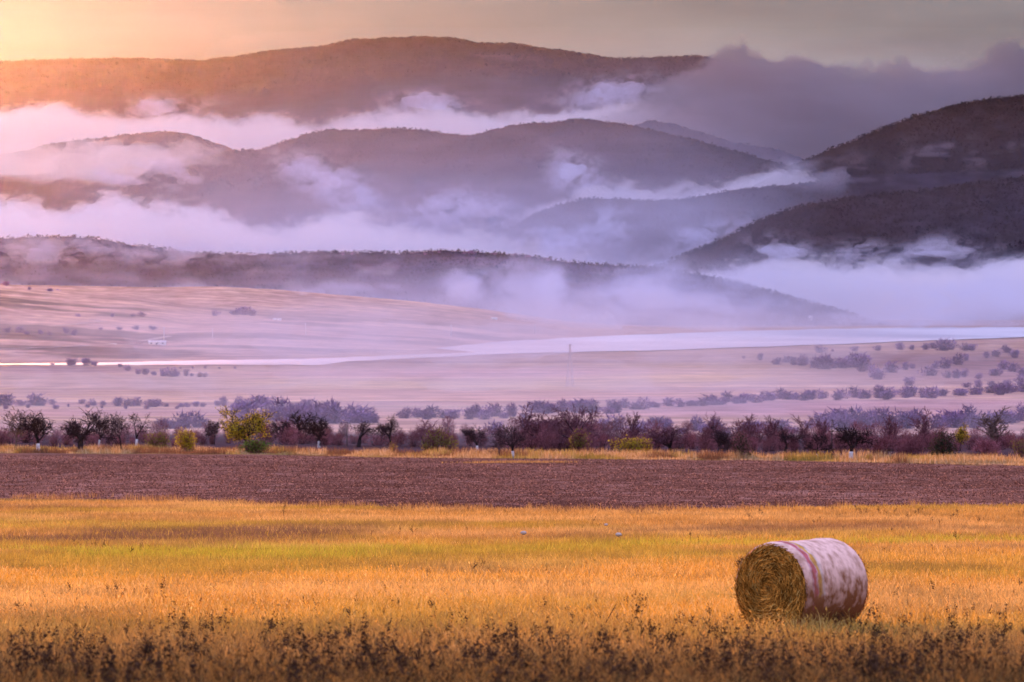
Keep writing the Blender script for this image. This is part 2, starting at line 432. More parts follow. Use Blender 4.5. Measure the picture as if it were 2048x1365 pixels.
CR = {
 'far': [(-500, 150), (-200, 132), (0, 123), (150, 119), (270, 117), (400, 121), (480, 112), (560, 99), (640, 93), (700, 79), (760, 77), (850, 73), (900, 75), (960, 86), (1030, 86), (1080, 96), (1150, 104), (1235, 118), (1320, 115), (1395, 111), (1450, 122), (1540, 152), (1700, 205), (2048, 260), (2600, 300)],
 'lefthill': [(-500, 380), (-100, 330), (60, 300), (110, 287), (200, 276), (300, 265), (340, 262), (380, 268), (430, 285), (480, 304), (560, 330), (700, 400)],
 'mid': [(-300, 520), (60, 450), (215, 382), (290, 350), (360, 328), (430, 311), (490, 301), (520, 301), (560, 287), (620, 266), (660, 260), (720, 261), (790, 258), (850, 262), (900, 270), (940, 273), (975, 263), (1020, 251), (1060, 247), (1120, 245), (1155, 237), (1200, 243), (1270, 252), (1330, 268), (1400, 284), (1480, 308), (1560, 328), (1640, 345), (1800, 380), (2100, 420)],
 'saddle': [(1000, 400), (1200, 290), (1270, 250), (1300, 241), (1340, 246), (1400, 264), (1470, 286), (1500, 290), (1540, 297), (1580, 308), (1620, 324), (1800, 350), (2600, 360)],
 'right': [(1300, 480), (1450, 400), (1560, 345), (1600, 326), (1650, 305), (1700, 285), (1760, 262), (1830, 233), (1900, 213), (1960, 201), (2048, 193), (2200, 180), (2600, 200)],
 'spur': [(600, 640), (800, 570), (900, 520), (950, 496), (1000, 470), (1050, 440), (1100, 416), (1150, 402), (1200, 398), (1280, 402), (1360, 400), (1420, 390), (1480, 379), (1520, 375), (1600, 368), (1750, 350), (2100, 340)],
 'front': [(1100, 620), (1250, 560), (1330, 530), (1400, 500), (1450, 478), (1500, 451), (1550, 429), (1600, 415), (1700, 396), (1800, 386), (1900, 375), (2048, 355), (2300, 330), (2600, 320)],
 'low': [(-500, 470), (0, 478), (100, 474), (180, 476), (260, 492), (340, 499), (380, 507), (500, 510), (650, 505), (800, 508), (900, 503), (1000, 508), (1060, 513), (1130, 525), (1200, 530), (1300, 536), (1400, 550), (1480, 568), (1550, 588), (1600, 602), (1680, 625), (1760, 645), (1900, 650), (2600, 655)],
 'fields': [(-500, 560), (0, 570), (150, 572), (300, 575), (430, 573), (560, 580), (700, 592), (850, 605), (970, 619), (1060, 632), (1150, 645), (1300, 656), (1500, 660)],
 'fieldsfront': [(-500, 555), (-100, 562), (0, 567), (60, 575), (150, 585), (300, 596), (400, 611), (480, 627), (560, 640), (700, 660), (860, 676), (1000, 684)],
 'edge': [(1600, 660), (1800, 640), (1830, 627), (1900, 602), (1960, 580), (2048, 548), (2200, 510), (2600, 480)],
}
def far_col(x, d, z, u):
    vv = 0.75 + 0.5 * fbm(x / 190, d / 330, 4, 77)
    c = np.array([1.1, 1.0, 1.0])[None, None] * vv[..., None]
    # open grass near the summit
    v = HZ - z / d * F
    band = np.exp(-((v - (108 + 0.06 * (u - 900))) / 7) ** 2) * sm(820, 880, u) * (1 - sm(1010, 1120, u)) * sm(0.35, 0.6, fbm(x / 160, z / 24, 3, 5))
    return c + band[..., None] * np.array([3.2, 2.6, 1.6])
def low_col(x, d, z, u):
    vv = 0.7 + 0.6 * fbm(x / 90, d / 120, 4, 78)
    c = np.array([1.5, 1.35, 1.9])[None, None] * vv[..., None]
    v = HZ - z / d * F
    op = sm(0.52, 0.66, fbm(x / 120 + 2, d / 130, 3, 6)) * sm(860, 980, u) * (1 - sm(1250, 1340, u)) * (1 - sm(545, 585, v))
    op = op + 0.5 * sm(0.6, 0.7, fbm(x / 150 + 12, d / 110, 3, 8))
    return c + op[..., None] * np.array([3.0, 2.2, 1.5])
S = {}
_, S['far'] = ridge('mountain', CR['far'], 16000, 13600, jag=4, gully=0.22, seed=3, power=0.8, colfn=far_col, du=2.6, rows=110, gs=2.2)
_, S['lefthill'] = ridge('mountain', CR['lefthill'], 13800, 12800, jag=5, gully=0.10, seed=13, u1=720)
_, S['saddle'] = ridge('mountain', CR['saddle'], 13900, 13000, jag=6, gully=0.1, seed=15, u0=1000)
_, S['mid'] = ridge('mountain', CR['mid'], 13000, 11400, jag=4, gully=0.20, seed=17, u0=-300, u1=2100, power=0.85, rows=100, gs=1.6)
_, S['right'] = ridge('mountain', CR['right'], 12200, 10900, jag=4, gully=0.16, seed=19, u0=1300, power=0.85, col=(0.8, 0.8, 0.8), rows=100, gs=1.5)
_, S['spur'] = ridge('mountain', CR['spur'], 11500, 10500, jag=4, gully=0.2, seed=23, u0=600, u1=2100, power=0.85)
_, S['front'] = ridge('mountain', CR['front'], 10500, 9300, jag=4, gully=0.18, seed=29, u0=1100, power=0.85, col=(1.1, 0.95, 0.95), rows=100, gs=1.3)
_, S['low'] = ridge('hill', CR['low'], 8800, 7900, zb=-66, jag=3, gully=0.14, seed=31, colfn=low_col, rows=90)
_, S['edge'] = ridge('hill', CR['edge'], 9600, 9000, zb=-66, jag=4, gully=0.1, seed=37, u0=1600)

def fields_col(x, d, z, u):
    st = fbm(x / 260, d / 60, 5, 61); st2 = fbm(x / 90, d / 40, 4, 63)
    c = np.array([0.42, 0.275, 0.22])[None, None] * (0.7 + 0.6 * st)[..., None]
    c = c + np.array([0.12, 0.09, 0.05]) * sm(0.55, 0.72, st2)[..., None]
    sc_ = sm(0.50, 0.62, fbm(x / 110 + 4, d / 110, 4, 66)) * (1 - sm(6200, 6700, d))
    return c * (1 - 0.55 * sc_)[..., None]
def shore_db(u):
    return np.interp(u, [-500, 0, 400, 700, 900, 1000, 1200, 1500], [4300, 4350, 4480, 4650, 5150, 5850, 6400, 7200])
_, S['fields'] = ridge('hill', CR['fields'], 7500, shore_db, zb=-63.6, jag=0.5, gully=0.10, seed=41, u1=1500, mat='land', colfn=fields_col, rows=150, power=1.15, back=900)
_, S['fieldsfront'] = ridge('hill', CR['fieldsfront'], 6600, shore_db, zb=-63.6, jag=0.5, gully=0.10, seed=43, u1=1000, mat='land', colfn=fields_col, rows=150, power=1.0, back=700)

# crowns of the woods on the crests: one mass per ridge
def wood(surf, n, u0, u1, t0, t1, r, seed):
    rg = np.random.default_rng(seed)
    u = rg.uniform(u0, u1, n); t = t1 - (t1 - t0) * 1.6 * rg.random(n) ** 1.7; t = np.clip(t, 0.02, 1)
    p = surf(u, t)
    s = r * rg.uniform(0.5, 1.25, n)
    k = 9
    ang = rg.uniform(0, 2 * np.pi, (n, k)); el = rg.uniform(-0.2, 1.0, (n, k))
    rad = np.sqrt(np.clip(1 - np.clip(el, 0, 1) ** 2, 0.05, 1)) * rg.uniform(0.5, 1.0, (n, k))
    c = np.stack([np.cos(ang) * rad, np.sin(ang) * rad, el * 1.25 + 0.55], -1) * s[:, None, None] + p[:, None, :]
    w = s[:, None] * rg.uniform(0.35, 0.7, (n, k))
    o3 = rg.normal(size=(n, k, 3, 3)); o3[..., 1] *= 0.6
    o3 /= np.linalg.norm(o3, axis=-1, keepdims=True)
    v = c[:, :, None, :] + o3 * w[..., None, None]
    v = v.reshape(-1, 3)
    o = mesh('forest', v, np.arange(len(v)).reshape(-1, 3), M['crowns']); tag(o, kind='stuff')
wood(S['far'], 5200, 0, 1420, 0.92, 1.0, 4.2, 1)
wood(S['lefthill'], 1100, 90, 500, 0.85, 1.0, 3.4, 2)
wood(S['mid'], 7500, 180, 1650, 0.84, 1.0, 3.7, 3)
wood(S['saddle'], 600, 1250, 1640, 0.8, 1.0, 3.6, 4)
wood(S['right'], 6500, 1560, 2250, 0.7, 1.0, 4.0, 5)
wood(S['spur'], 3000, 930, 1700, 0.8, 1.0, 3.4, 6)
wood(S['front'], 6500, 1300, 2250, 0.6, 1.0, 3.6, 7)
wood(S['low'], 6000, -200, 1700, 0.80, 1.0, 2.6, 8)
wood(S['low'], 5000, -200, 1700, 0.1, 0.8, 2.6, 9)

# ------------------------------------------------------------------ fog banks: closed bodies of even density, thinning to nothing at their edges
SIG = 0.004
FOGC = {'fog': ((0.97, 0.95, 0.98), -0.1), 'sunfog': ((0.95, 0.90, 0.88), 0.12), 'mist': ((0.80, 0.83, 1.0), -0.5), 'cloud': ((0.26, 0.26, 0.28), -0.3)}
def fog_mat(kind, sg):
    k = kind + ' of density %g' % sg
    if k not in M: M[k] = vol_mat(k, FOGC[kind][0], sg, FOGC[kind][1])
    return M[k]
def fog(d, tau, fn, u0, u1, v0, v1, step=4.0, mat=None, seed=0):
    u = np.arange(u0, u1 + step, step); v = np.arange(v0, v1 + step, step)
    V, U_ = np.meshgrid(v, u, indexing='ij')
    m = np.clip(fn(U_, V), 0, 2)
    m[0] = 0; m[-1] = 0; m[:, 0] = 0; m[:, -1] = 0
    sg = 0.0008 if tau <= 1.0 else 0.002 if tau < 2.9 else SIG      # thin mist is spread through more depth
    t = m * tau / (2 * sg)
    lo_t = min(1.0 * SIG / sg, 1.6)
    x = (U_ - 1024) / F * d; z = (HZ - V) / F * d
    # the sheet's middle wanders in depth so that the bank is not a flat lens
    mid = d + 250 * (fbm(U_ / 160, V / 60, 3, seed + 5) - 0.5)
    n, mm = t.shape
    keep = np.maximum.reduce([t[:-1, :-1], t[:-1, 1:], t[1:, 1:], t[1:, :-1]]) > lo_t
    t = t + 2.0
    fi = np.arange(n * mm).reshape(n, mm); N = n * mm
    q = np.stack([fi[1:, :-1], fi[1:, 1:], fi[:-1, 1:], fi[:-1, :-1]], -1)   # faces the camera
    kp = np.pad(keep, 1)
    walls = []
    for (e0, e1, nb) in ((0, 1, kp[2:, 1:-1]), (1, 2, kp[1:-1, 2:]), (2, 3, kp[:-2, 1:-1]), (3, 0, kp[1:-1, :-2])):
        m_ = keep & ~nb
        a_, b_ = q[..., e0][m_], q[..., e1][m_]
        walls.append(np.stack([b_, a_, a_ + N, b_ + N], -1))
    front = q[keep]; backf = front[:, ::-1] + N
    verts = np.concatenate([np.stack([x, mid - t, z], -1).reshape(-1, 3), np.stack([x, mid + t, z], -1).reshape(-1, 3)])
    allf = np.concatenate([front, backf] + walls)
    used = np.unique(allf.ravel())
    remap = np.zeros(len(verts), int); remap[used] = np.arange(len(used))
    o = mesh('fog', verts[used], remap[allf], fog_mat(mat or 'fog', sg)); tag(o, kind='stuff')
    return o

def billow(U_, V, top, soft, seed, amp=22, sc=60, bottom=None, bsoft=40):
    """dense below a ragged upper edge"""
    w = 1.25 * amp * (fbm(U_ / sc + 0.6 * vnoise(U_ / 40, V / 24, seed + 9), V / (sc * 0.6), 6, seed, 0.62) - 0.5) * 2
    w2 = 0.35 * amp * (fbm(U_ / (sc * 0.22), V / (sc * 0.14), 3, seed + 20) - 0.5) * 2
    m = sm(0, soft, V - top(U_) + w + w2)
    m = m * sm(0.05, 0.55, fbm(U_ / 26 + 0.8 * vnoise(U_ / 30, V / 20, seed + 31), V / 11, 4, seed + 30, 0.6) * 0.9 + m * 0.75 - 0.12)
    if bottom is not None: m = m * (1 - sm(-bsoft, 0, V - bottom(U_) + w * 0.5))
    return m
def wisp(U_, V, seed, su=90, sv=30, lo=0.45, hi=0.75, shear=0.0):
    return sm(lo, hi, fbm((U_ + shear * V) / su + 0.5 * vnoise(U_ / 50, V / 40, seed + 3), V / sv, 5, seed, 0.55))

k_ = lambda c: (lambda u: np.full(np.shape(u), float(c)))
# behind the middle ridge, under the far mountain
t1 = curve([(-300, 215), (0, 210), (60, 203), (120, 196), (180, 212), (260, 226), (330, 224), (400, 226), (470, 232), (540, 226), (640, 236), (720, 216), (800, 214), (880, 201), (940, 212), (1000, 222), (1060, 216), (1150, 210), (1250, 200), (1400, 190), (2300, 190)])
fog(14500, 3.2, lambda u, v: billow(u, v, t1, 45, 101, 16, 70) * (0.75 + 0.5 * fbm(u / 120, v / 50, 3, 9)) * (1 - sm(1150, 1450, u)), -350, 1500, 160, 420, mat='sunfog')
# the grey cloud over the saddle
t2 = curve([(1100, 260), (1180, 215), (1280, 165), (1340, 140), (1390, 118), (1440, 92), (1480, 78), (1530, 96), (1600, 92), (1660, 120), (1750, 126), (1800, 116), (1860, 120), (1950, 105), (2048, 72), (2300, 50)])
fog(14700, 4.0, lambda u, v: billow(u, v, t2, 55, 111, 20, 75), 1080, 2350, 20, 420, mat='cloud')
# fog lying between the small left hill and the middle ridge
fog(12300, 2.8, lambda u, v: billow(u, v, curve([(-300, 240), (0, 258), (120, 272), (250, 274), (330, 284), (420, 284), (520, 315)]), 60, 121, 26, 80, curve([(-300, 390), (0, 372), (120, 372), (220, 380), (350, 345), (430, 325), (560, 300)]), 50) * (0.5 + 1.0 * wisp(u, v, 122, 120, 40, 0.3, 0.7)), -320, 600, 230, 420, mat='sunfog')
# the big white bank in front of the middle ridge
t3 = curve([(-300, 395), (0, 395), (60, 388), (110, 396), (160, 388), (220, 382), (300, 396), (400, 408), (500, 434), (600, 428), (650, 408), (720, 412), (800, 440), (860, 452), (940, 440), (1000, 450), (1100, 480), (1300, 520)])
fog(10600, 3.4, lambda u, v: billow(u, v, t3, 62, 131, 24, 85) * (1 - 0.8 * sm(700, 1150, u)) * (0.65 + 0.7 * fbm(u / 110, v / 45, 4, 19)), -350, 1350, 340, 620)
fog(8500, 0.9, lambda u, v: billow(u, v, curve([(-300, 440), (0, 455), (300, 470), (600, 480), (900, 480)]), 50, 141, 25, 80, k_(535), 40) * wisp(u, v, 142, 110, 30, 0.35, 0.7) * (1 - sm(500, 900, u)), -320, 900, 420, 560, mat='mist')
# haze that fills the valley before the middle ridge, thickening downward
fog(11200, 1.5, lambda u, v: sm(300, 560, v) * sm(150, 800, u) * (1 - sm(1350, 1750, u)) * (0.7 + 0.6 * fbm(u / 200, v / 90, 4, 29)), -100, 1800, 260, 660, mat='mist')
# smoke-like streaks on the middle ridge
fog(12000, 1.0, lambda u, v: np.exp(-((v - (330 + 0.45 * (u - 560))) / 26) ** 2) * sm(530, 600, u) * (1 - sm(720, 820, u)) * wisp(u, v, 152, 60, 40, 0.35, 0.7), 500, 840, 270, 480, 3, mat='mist')
fog(12000, 0.9, lambda u, v: np.exp(-((u - 1140) / 40) ** 2 - ((v - 345) / 26) ** 2) * wisp(u, v, 155, 45, 30, 0.35, 0.7) * 1.5, 1020, 1260, 270, 430, 3, mat='mist')
def plume(d, tau, u_, v_, ru, rv, slant, seed):
    """a torn scrap of mist drifting up a slope"""
    def fn(u, v):
        a = (u - u_) - slant * (v - v_)
        n = fbm(u / 34 + 0.9 * vnoise(u / 22, v / 16, seed + 2), v / 20, 6, seed, 0.62)
        return np.exp(-(a / ru) ** 2 - ((v - v_) / rv) ** 2) * sm(0.34, 0.82, n) * 1.5
    k = 2.6
    return fog(d, tau, fn, u_ - k * ru - abs(slant) * rv * k, u_ + k * ru + abs(slant) * rv * k, v_ - k * rv, v_ + k * rv, 3, mat='mist', seed=seed)
for i_, a_ in enumerate([(12100, 1.8, 640, 352, 60, 34, 0.9, 0), (12100, 1.8, 690, 385, 50, 26, 0.5, 0), (12100, 1.8, 1145, 345, 42, 30, 0.3, 0), (12050, 1.6, 300, 350, 90, 26, -1.2, 0), (12050, 1.5, 880, 420, 60, 30, -0.7, 0), (12050, 1.5, 980, 425, 50, 30, 0.8, 0),
                         (10850, 1.8, 1215, 455, 36, 34, -0.3, 0), (10850, 1.6, 1420, 470, 60, 24, -1.4, 0), (10850, 1.5, 1110, 480, 70, 26, -0.8, 0), (9000, 1.6, 1560, 500, 50, 20, 0.4, 0), (9000, 1.5, 1880, 505, 60, 22, -0.6, 0), (9000, 1.5, 1730, 508, 46, 18, 0.5, 0),
                         (8450, 1.3, 120, 500, 90, 22, -1.0, 0), (8450, 1.2, 330, 505, 70, 18, 0.6, 0), (14000, 1.8, 330, 215, 60, 16, -1.0, 0), (14000, 1.7, 860, 205, 60, 16, 0.8, 0), (14000, 1.5, 1220, 185, 70, 26, -1.4, 0)]):
    plume(*a_[:-1], 700 + 13 * i_)
# between the middle ridge and the spur
fog(12100, 2.0, lambda u, v: billow(u, v, curve([(950, 450), (1050, 410), (1150, 380), (1250, 352), (1330, 366), (1450, 352), (1520, 334), (1580, 330), (1650, 345), (1750, 360)]), 40, 161, 18, 60) * sm(960, 1150, u) * (1 - sm(1540, 1720, u)), 940, 1760, 300, 480)
# before the spur
fog(10900, 1.7, lambda u, v: billow(u, v, curve([(850, 470), (950, 480), (1050, 460), (1100, 440), (1150, 420), (1220, 425), (1280, 470), (1350, 450), (1430, 440), (1500, 480)]), 110, 171, 40, 60) * (0.35 + wisp(u, v, 172, 80, 50, 0.4, 0.7)) * (1 - sm(1380, 1560, u)) * sm(820, 980, u), 800, 1600, 380, 640, mat='mist')
# bright fog at the foot of the right slopes
t5 = curve([(1150, 560), (1300, 540), (1400, 532), (1500, 524), (1600, 506), (1680, 518), (1750, 512), (1850, 528), (1950, 520), (2048, 500), (2400, 480)])
fog(9250, 3.6, lambda u, v: billow(u, v, t5, 50, 181, 20, 70) * sm(1180, 1420, u), 1140, 2400, 440, 680)
# thin scraps on the dark right slopes
fog(11000, 0.45, lambda u, v: np.exp(-((v - 312) / 26) ** 2) * sm(1780, 1880, u) * wisp(u, v, 191, 90, 30, 0.4, 0.75), 1740, 2400, 240, 390, 3, mat='mist')
fog(11000, 0.5, lambda u, v: np.exp(-((v - 350) / 28) ** 2) * sm(1520, 1600, u) * (1 - sm(1680, 1800, u)) * wisp(u, v, 195, 80, 30, 0.35, 0.75), 1500, 1820, 270, 430, 3, mat='mist')
# mist before the low wooded hill
fog(7700, 2.0, lambda u, v: sm(485, 620, v) * (0.3 + 0.7 * sm(250, 850, u)) * (1 - sm(1750, 2300, u)) * (0.45 + 1.0 * wisp(u, v, 201, 120, 60, 0.35, 0.75)), -320, 2300, 440, 690, mat='mist')
fog(7600, 2.6, lambda u, v: (np.exp(-((u - 1105) / 28) ** 2 - ((v - 585) / 36) ** 2) + np.exp(-((u - 1280) / 60) ** 2 - ((v - 590) / 36) ** 2) + np.exp(-((u - 930) / 34) ** 2 - ((v - 575) / 24) ** 2) + 0.8 * np.exp(-((u - 1420) / 90) ** 2 - ((v - 610) / 26) ** 2)) * (0.2 + wisp(u, v, 205, 60, 40, 0.3, 0.7)), 820, 1660, 490, 680, 3, mat='mist')
# mist over the lake and over the plain
fog(4350, 1.0, lambda u, v: np.exp(-((v - 665) / 55) ** 2) * np.exp(-((u - 1000) / 750) ** 2) * (0.6 + 0.8 * wisp(u, v, 211, 260, 40, 0.3, 0.7)), -300, 2400, 560, 740, 6, mat='mist')
fog(3000, 0.6, lambda u, v: np.exp(-((v - 745) / 50) ** 2) * np.exp(-((u - 1050) / 800) ** 2) * (0.6 + 0.8 * wisp(u, v, 221, 260, 40, 0.3, 0.7)), -300, 2400, 640, 800, 6, mat='mist')

fog(2000, 0.30, lambda u, v: sm(700, 790, v) * (1 - sm(838, 860, v)) * (0.5 + 0.6 * np.exp(-((u - 1000) / 700) ** 2)) * (0.6 + 0.8 * wisp(u, v, 231, 260, 40, 0.3, 0.7)), -300, 2400, 680, 880, 6, mat='mist')
fog(1180, 0.30, lambda u, v: sm(780, 860, v) * (0.6 + 0.5 * np.exp(-((u - 1000) / 700) ** 2)), -300, 2400, 760, 930, 6, mat='mist')
fog(10000, 0.36, lambda u, v: sm(150, 330, v) * (0.35 + 0.65 * sm(-100, 400, u)) * (1 - 0.86 * sm(1250, 1700, u)), -350, 2400, 130, 660, 8, mat='mist')
fog(13300, 0.20, lambda u, v: sm(50, 200, v) * sm(350, 900, u) * (1 - sm(1900, 2300, u)), 200, 2400, 40, 420, 8, mat='mist')

# ------------------------------------------------------------------ plants: builders
def grow(rng, p, dr, length, rad, level, cfg, out):
    L = cfg[level]
    n = L.get('n', 4)
    pts = [np.array(p)]; dr = np.array(dr, float); dr /= np.linalg.norm(dr)
    for i in range(n):
        w = rng.normal(size=3) * L['wob']; w[2] += L.get('up', 0)
        dr = dr + w; dr /= np.linalg.norm(dr)
        pts.append(pts[-1] + dr * length / n)
    rr = np.linspace(rad, rad * L.get('taper', 0.55), n + 1)
    out.setdefault(level, []).append((np.array(pts), rr))
    if level + 1 >= len(cfg): return
    N = cfg[level + 1]
    k = rng.integers(N['k'][0], N['k'][1] + 1)
    ph = rng.uniform(0, 6.28)
    for j in range(k):
        t = N['t0'] + (1 - N['t0']) * (j + rng.uniform(0.2, 1)) / k
        t = min(t, 1.0)
        q = t * n; i0 = min(int(q), n - 1); pos = pts[i0] + (pts[i0 + 1] - pts[i0]) * (q - i0)
        ax = pts[i0 + 1] - pts[i0]; ax /= np.linalg.norm(ax)
        ph += 2.4 + rng.uniform(-0.5, 0.5)
        ref = np.array([1., 0, 0]) if abs(ax[2]) > 0.7 else np.array([0, 0, 1.])
        e1 = np.cross(ax, ref); e1 /= np.linalg.norm(e1); e2 = np.cross(ax, e1)
        a = R(rng.uniform(*N['ang']))
        nd = ax * math.cos(a) + (e1 * math.cos(ph) + e2 * math.sin(ph)) * math.sin(a)
        nd[2] += N.get('lift', 0)
        grow(rng, pos, nd, length * rng.uniform(*N['len']), float(np.interp(t * n, range(n + 1), rr)) * N['r'], level + 1, cfg, out)

def leaves_mesh(rng, centers, spread, n, size):
    c = centers[rng.integers(0, len(centers), n)] + rng.normal(size=(n, 3)) * spread
    e = rng.normal(size=(n, 3, 3)); e /= np.linalg.norm(e, axis=-1, keepdims=True)
    s = size * rng.uniform(0.6, 1.5, n)
    return (c[:, None, :] + e * s[:, None, None]).reshape(-1, 3), np.arange(n * 3).reshape(-1, 3)

def make_tree(name, seed, cfg, height, length, rad, lean=(0, 0), lime=False, twig='twig', bark='bark', leaf=None, nleaf=0, leaf_size=0.09, leaf_spread=0.12, trunk_levels=2, minr=0.023):
    rng = np.random.default_rng(seed)
    out = {}
    grow(rng, (0, 0, -0.1), (lean[0], lean[1], 1), length, rad, 0, cfg, out)
    top = max(p[:, 2].max() for ch in out.values() for p, r in ch)
    k = height / top
    root = empty(name)
    b = MB(); c = MB(); tips = []
    for lv, ch in out.items():
        for p, r in ch:
            r = np.maximum(r * k, minr); p = p * k
            if lv < trunk_levels: b.tube(p, r, 7 if lv == 0 else 5)
            else:
                c.tube(p, r, 3, cap=False); tips.append(p[1:])
    b.build('trunk', M[bark], root, True)
    c.build('crown', M[twig], root)
    if lime:
        p, r = out[0][0]; p = p * k; r = np.maximum(r * k, minr)
        m = MB(); z1 = 1.0
        zz = np.linspace(0.0, z1, 5); pp = np.stack([np.interp(zz, p[:, 2], p[:, 0]), np.interp(zz, p[:, 2], p[:, 1]), zz], 1)
        m.tube(pp, np.interp(zz, p[:, 2], r) * 1.12 + 0.01, 9)
        lb = m.build('whitewashed_band', M['lime'], root, True); lb['label'] = 'white limewashed foot of the trunk'
    if leaf:
        v, f = leaves_mesh(rng, np.concatenate(tips), leaf_spread, nleaf, leaf_size)
        mesh('leaves', v, f, M[leaf], root)
    return root

ORCH = [dict(wob=0.10, n=4, taper=0.8), dict(k=(4, 6), t0=0.75, ang=(38, 68), len=(0.9, 1.4), r=0.6, wob=0.20, up=0.10, n=6, taper=0.5),
        dict(k=(5, 7), t0=0.25, ang=(30, 65), len=(0.4, 0.65), r=0.6, wob=0.22, up=0.06, n=4), dict(k=(5, 7), t0=0.15, ang=(30, 70), len=(0.45, 0.7), r=0.6, wob=0.22, up=0.06, n=3),
        dict(k=(3, 5), t0=0.15, ang=(25, 60), len=(0.5, 0.8), r=0.7, wob=0.2, n=2)]
TALL = [dict(wob=0.05, n=6, taper=0.35), dict(k=(9, 12), t0=0.25, ang=(18, 38), len=(0.4, 0.6), r=0.45, wob=0.08, up=0.08, n=5, taper=0.4),
        dict(k=(5, 7), t0=0.2, ang=(20, 45), len=(0.35, 0.55), r=0.5, wob=0.12, up=0.06, n=3), dict(k=(4, 6), t0=0.15, ang=(20, 50), len=(0.4, 0.6), r=0.6, wob=0.15, n=3)]
BROAD = [dict(wob=0.08, n=4, taper=0.8), dict(k=(5, 7), t0=0.55, ang=(25, 60), len=(1.4, 2.2), r=0.55, wob=0.12, up=0.06, n=7, taper=0.35),
         dict(k=(6, 9), t0=0.2, ang=(25, 60), len=(0.35, 0.6), r=0.5, wob=0.16, up=0.05, n=4), dict(k=(5, 7), t0=0.15, ang=(25, 60), len=(0.4, 0.65), r=0.6, wob=0.18, n=3),
         dict(k=(3, 5), t0=0.15, ang=(25, 60), len=(0.45, 0.7), r=0.7, wob=0.2, n=2)]
FORK = [dict(wob=0.06, n=3, taper=0.85), dict(k=(2, 2), t0=0.8, ang=(22, 40), len=(1.7, 2.1), r=0.75, wob=0.14, up=0.08, n=6, taper=0.5),
        dict(k=(6, 9), t0=0.35, ang=(30, 60), len=(0.3, 0.5), r=0.5, wob=0.2, up=0.08, n=4), dict(k=(4, 6), t0=0.15, ang=(30, 65), len=(0.45, 0.7), r=0.6, wob=0.2, n=3),
        dict(k=(2, 4), t0=0.2, ang=(25, 60), len=(0.5, 0.8), r=0.7, wob=0.2, n=2)]

def make_bush(name, seed, w, h, nstem=14, twig='shrub_brown', leaf=None, nleaf=0, leaf_size=0.07, ntw=900, far=False):
    """stems from the ground and fine twigs in a handful of uneven rounded lobes; about w wide and h tall"""
    rng = np.random.default_rng(seed)
    root = empty(name)
    nl = rng.integers(4, 8)
    lob = []
    for i in range(nl):
        a = rng.uniform(0, 6.28); q = rng.uniform(0.0, 0.62)
        lob.append([math.cos(a) * q * w / 2, math.sin(a) * q * w / 2, h * rng.uniform(0.25, 0.62) * (1 - 0.5 * q), w * rng.uniform(0.17, 0.27), h * rng.uniform(0.22, 0.38)])
    lob = np.array(lob)
    s = MB()
    for i in range(nstem):
        l = lob[rng.integers(0, nl)]
        e = l[:3] + rng.normal(size=3) * np.array([l[3], l[3], l[4]]) * 0.45
        b0 = np.array([e[0] * 0.25, e[1] * 0.25, -0.1])
        s.tube(np.array([b0, b0 * 0.5 + e * 0.5 + rng.normal(size=3) * 0.05 * w, e]), np.array([0.03, 0.02, 0.010]) * h / 2.2 * (1.6 if far else 1), 4, cap=False)
    s.build('stems', M['bark'] if not far else M['shrub_far'], root)
    pick = lob[rng.integers(0, nl, ntw)]
    off = rng.normal(size=(ntw, 3)); off /= np.linalg.norm(off, axis=1)[:, None]
    rr = rng.random(ntw) ** 0.45
    c = pick[:, :3] + off * np.stack([pick[:, 3], pick[:, 3], pick[:, 4]], 1) * rr[:, None]
    c[:, 2] = np.abs(c[:, 2])
    nf = ntw // 5                                   # skirts down to the ground
    c[:nf, 2] *= rng.uniform(0, 0.5, nf); c[:nf, :2] *= 0.8
    dr = off * 0.8 + np.array([0, 0, 0.7]) + rng.normal(size=(ntw, 3)) * 0.45
    ln = h * rng.uniform(0.05, 0.14, ntw)
    side = np.cross(dr, rng.normal(size=(ntw, 3))); side /= np.linalg.norm(side, axis=1)[:, None] + 1e-6
    wd_ = (h * (0.024 if far else 0.010)) * rng.uniform(0.6, 1.4, ntw)
    v = np.stack([c - side * wd_[:, None], c + side * wd_[:, None], c + dr * ln[:, None]], 1).reshape(-1, 3)
    mesh('twigs', v, np.arange(len(v)).reshape(-1, 3), M[twig], root)
    if leaf:
        pk = lob[rng.integers(0, nl, nleaf)]; of = rng.normal(size=(nleaf, 3)); of /= np.linalg.norm(of, axis=1)[:, None]
        cc = pk[:, :3] + of * np.stack([pk[:, 3], pk[:, 3], pk[:, 4]], 1) * (rng.random(nleaf) ** 0.35)[:, None] * 1.05
        v, f = leaves_mesh(rng, cc, 0.16, nleaf, leaf_size)
        v[:, 2] = np.abs(v[:, 2]); mesh('leaves', v, f, M[leaf], root)
    return root

def put(o, u, v, hpx=None, h0=1.0, wpx=None, w0=None, rz=0, d=None, dz=0, mirror=False):
    """stand a thing on the ground where the photo shows its foot; hpx: height in photo pixels"""
    if d is None: p = at(u, v)
    else:
        x = (u - 1024) / F * d; p = np.array([x, d, float(ground(x, d))])
    o.location = p + np.array([0, 0, dz]); o.rotation_euler = (0, 0, rz)
    sz = hpx / F * p[1] / h0 if hpx else 1
    sx = wpx / F * p[1] / w0 if wpx else sz
    o.scale = (sx, sx, sz)
    return o

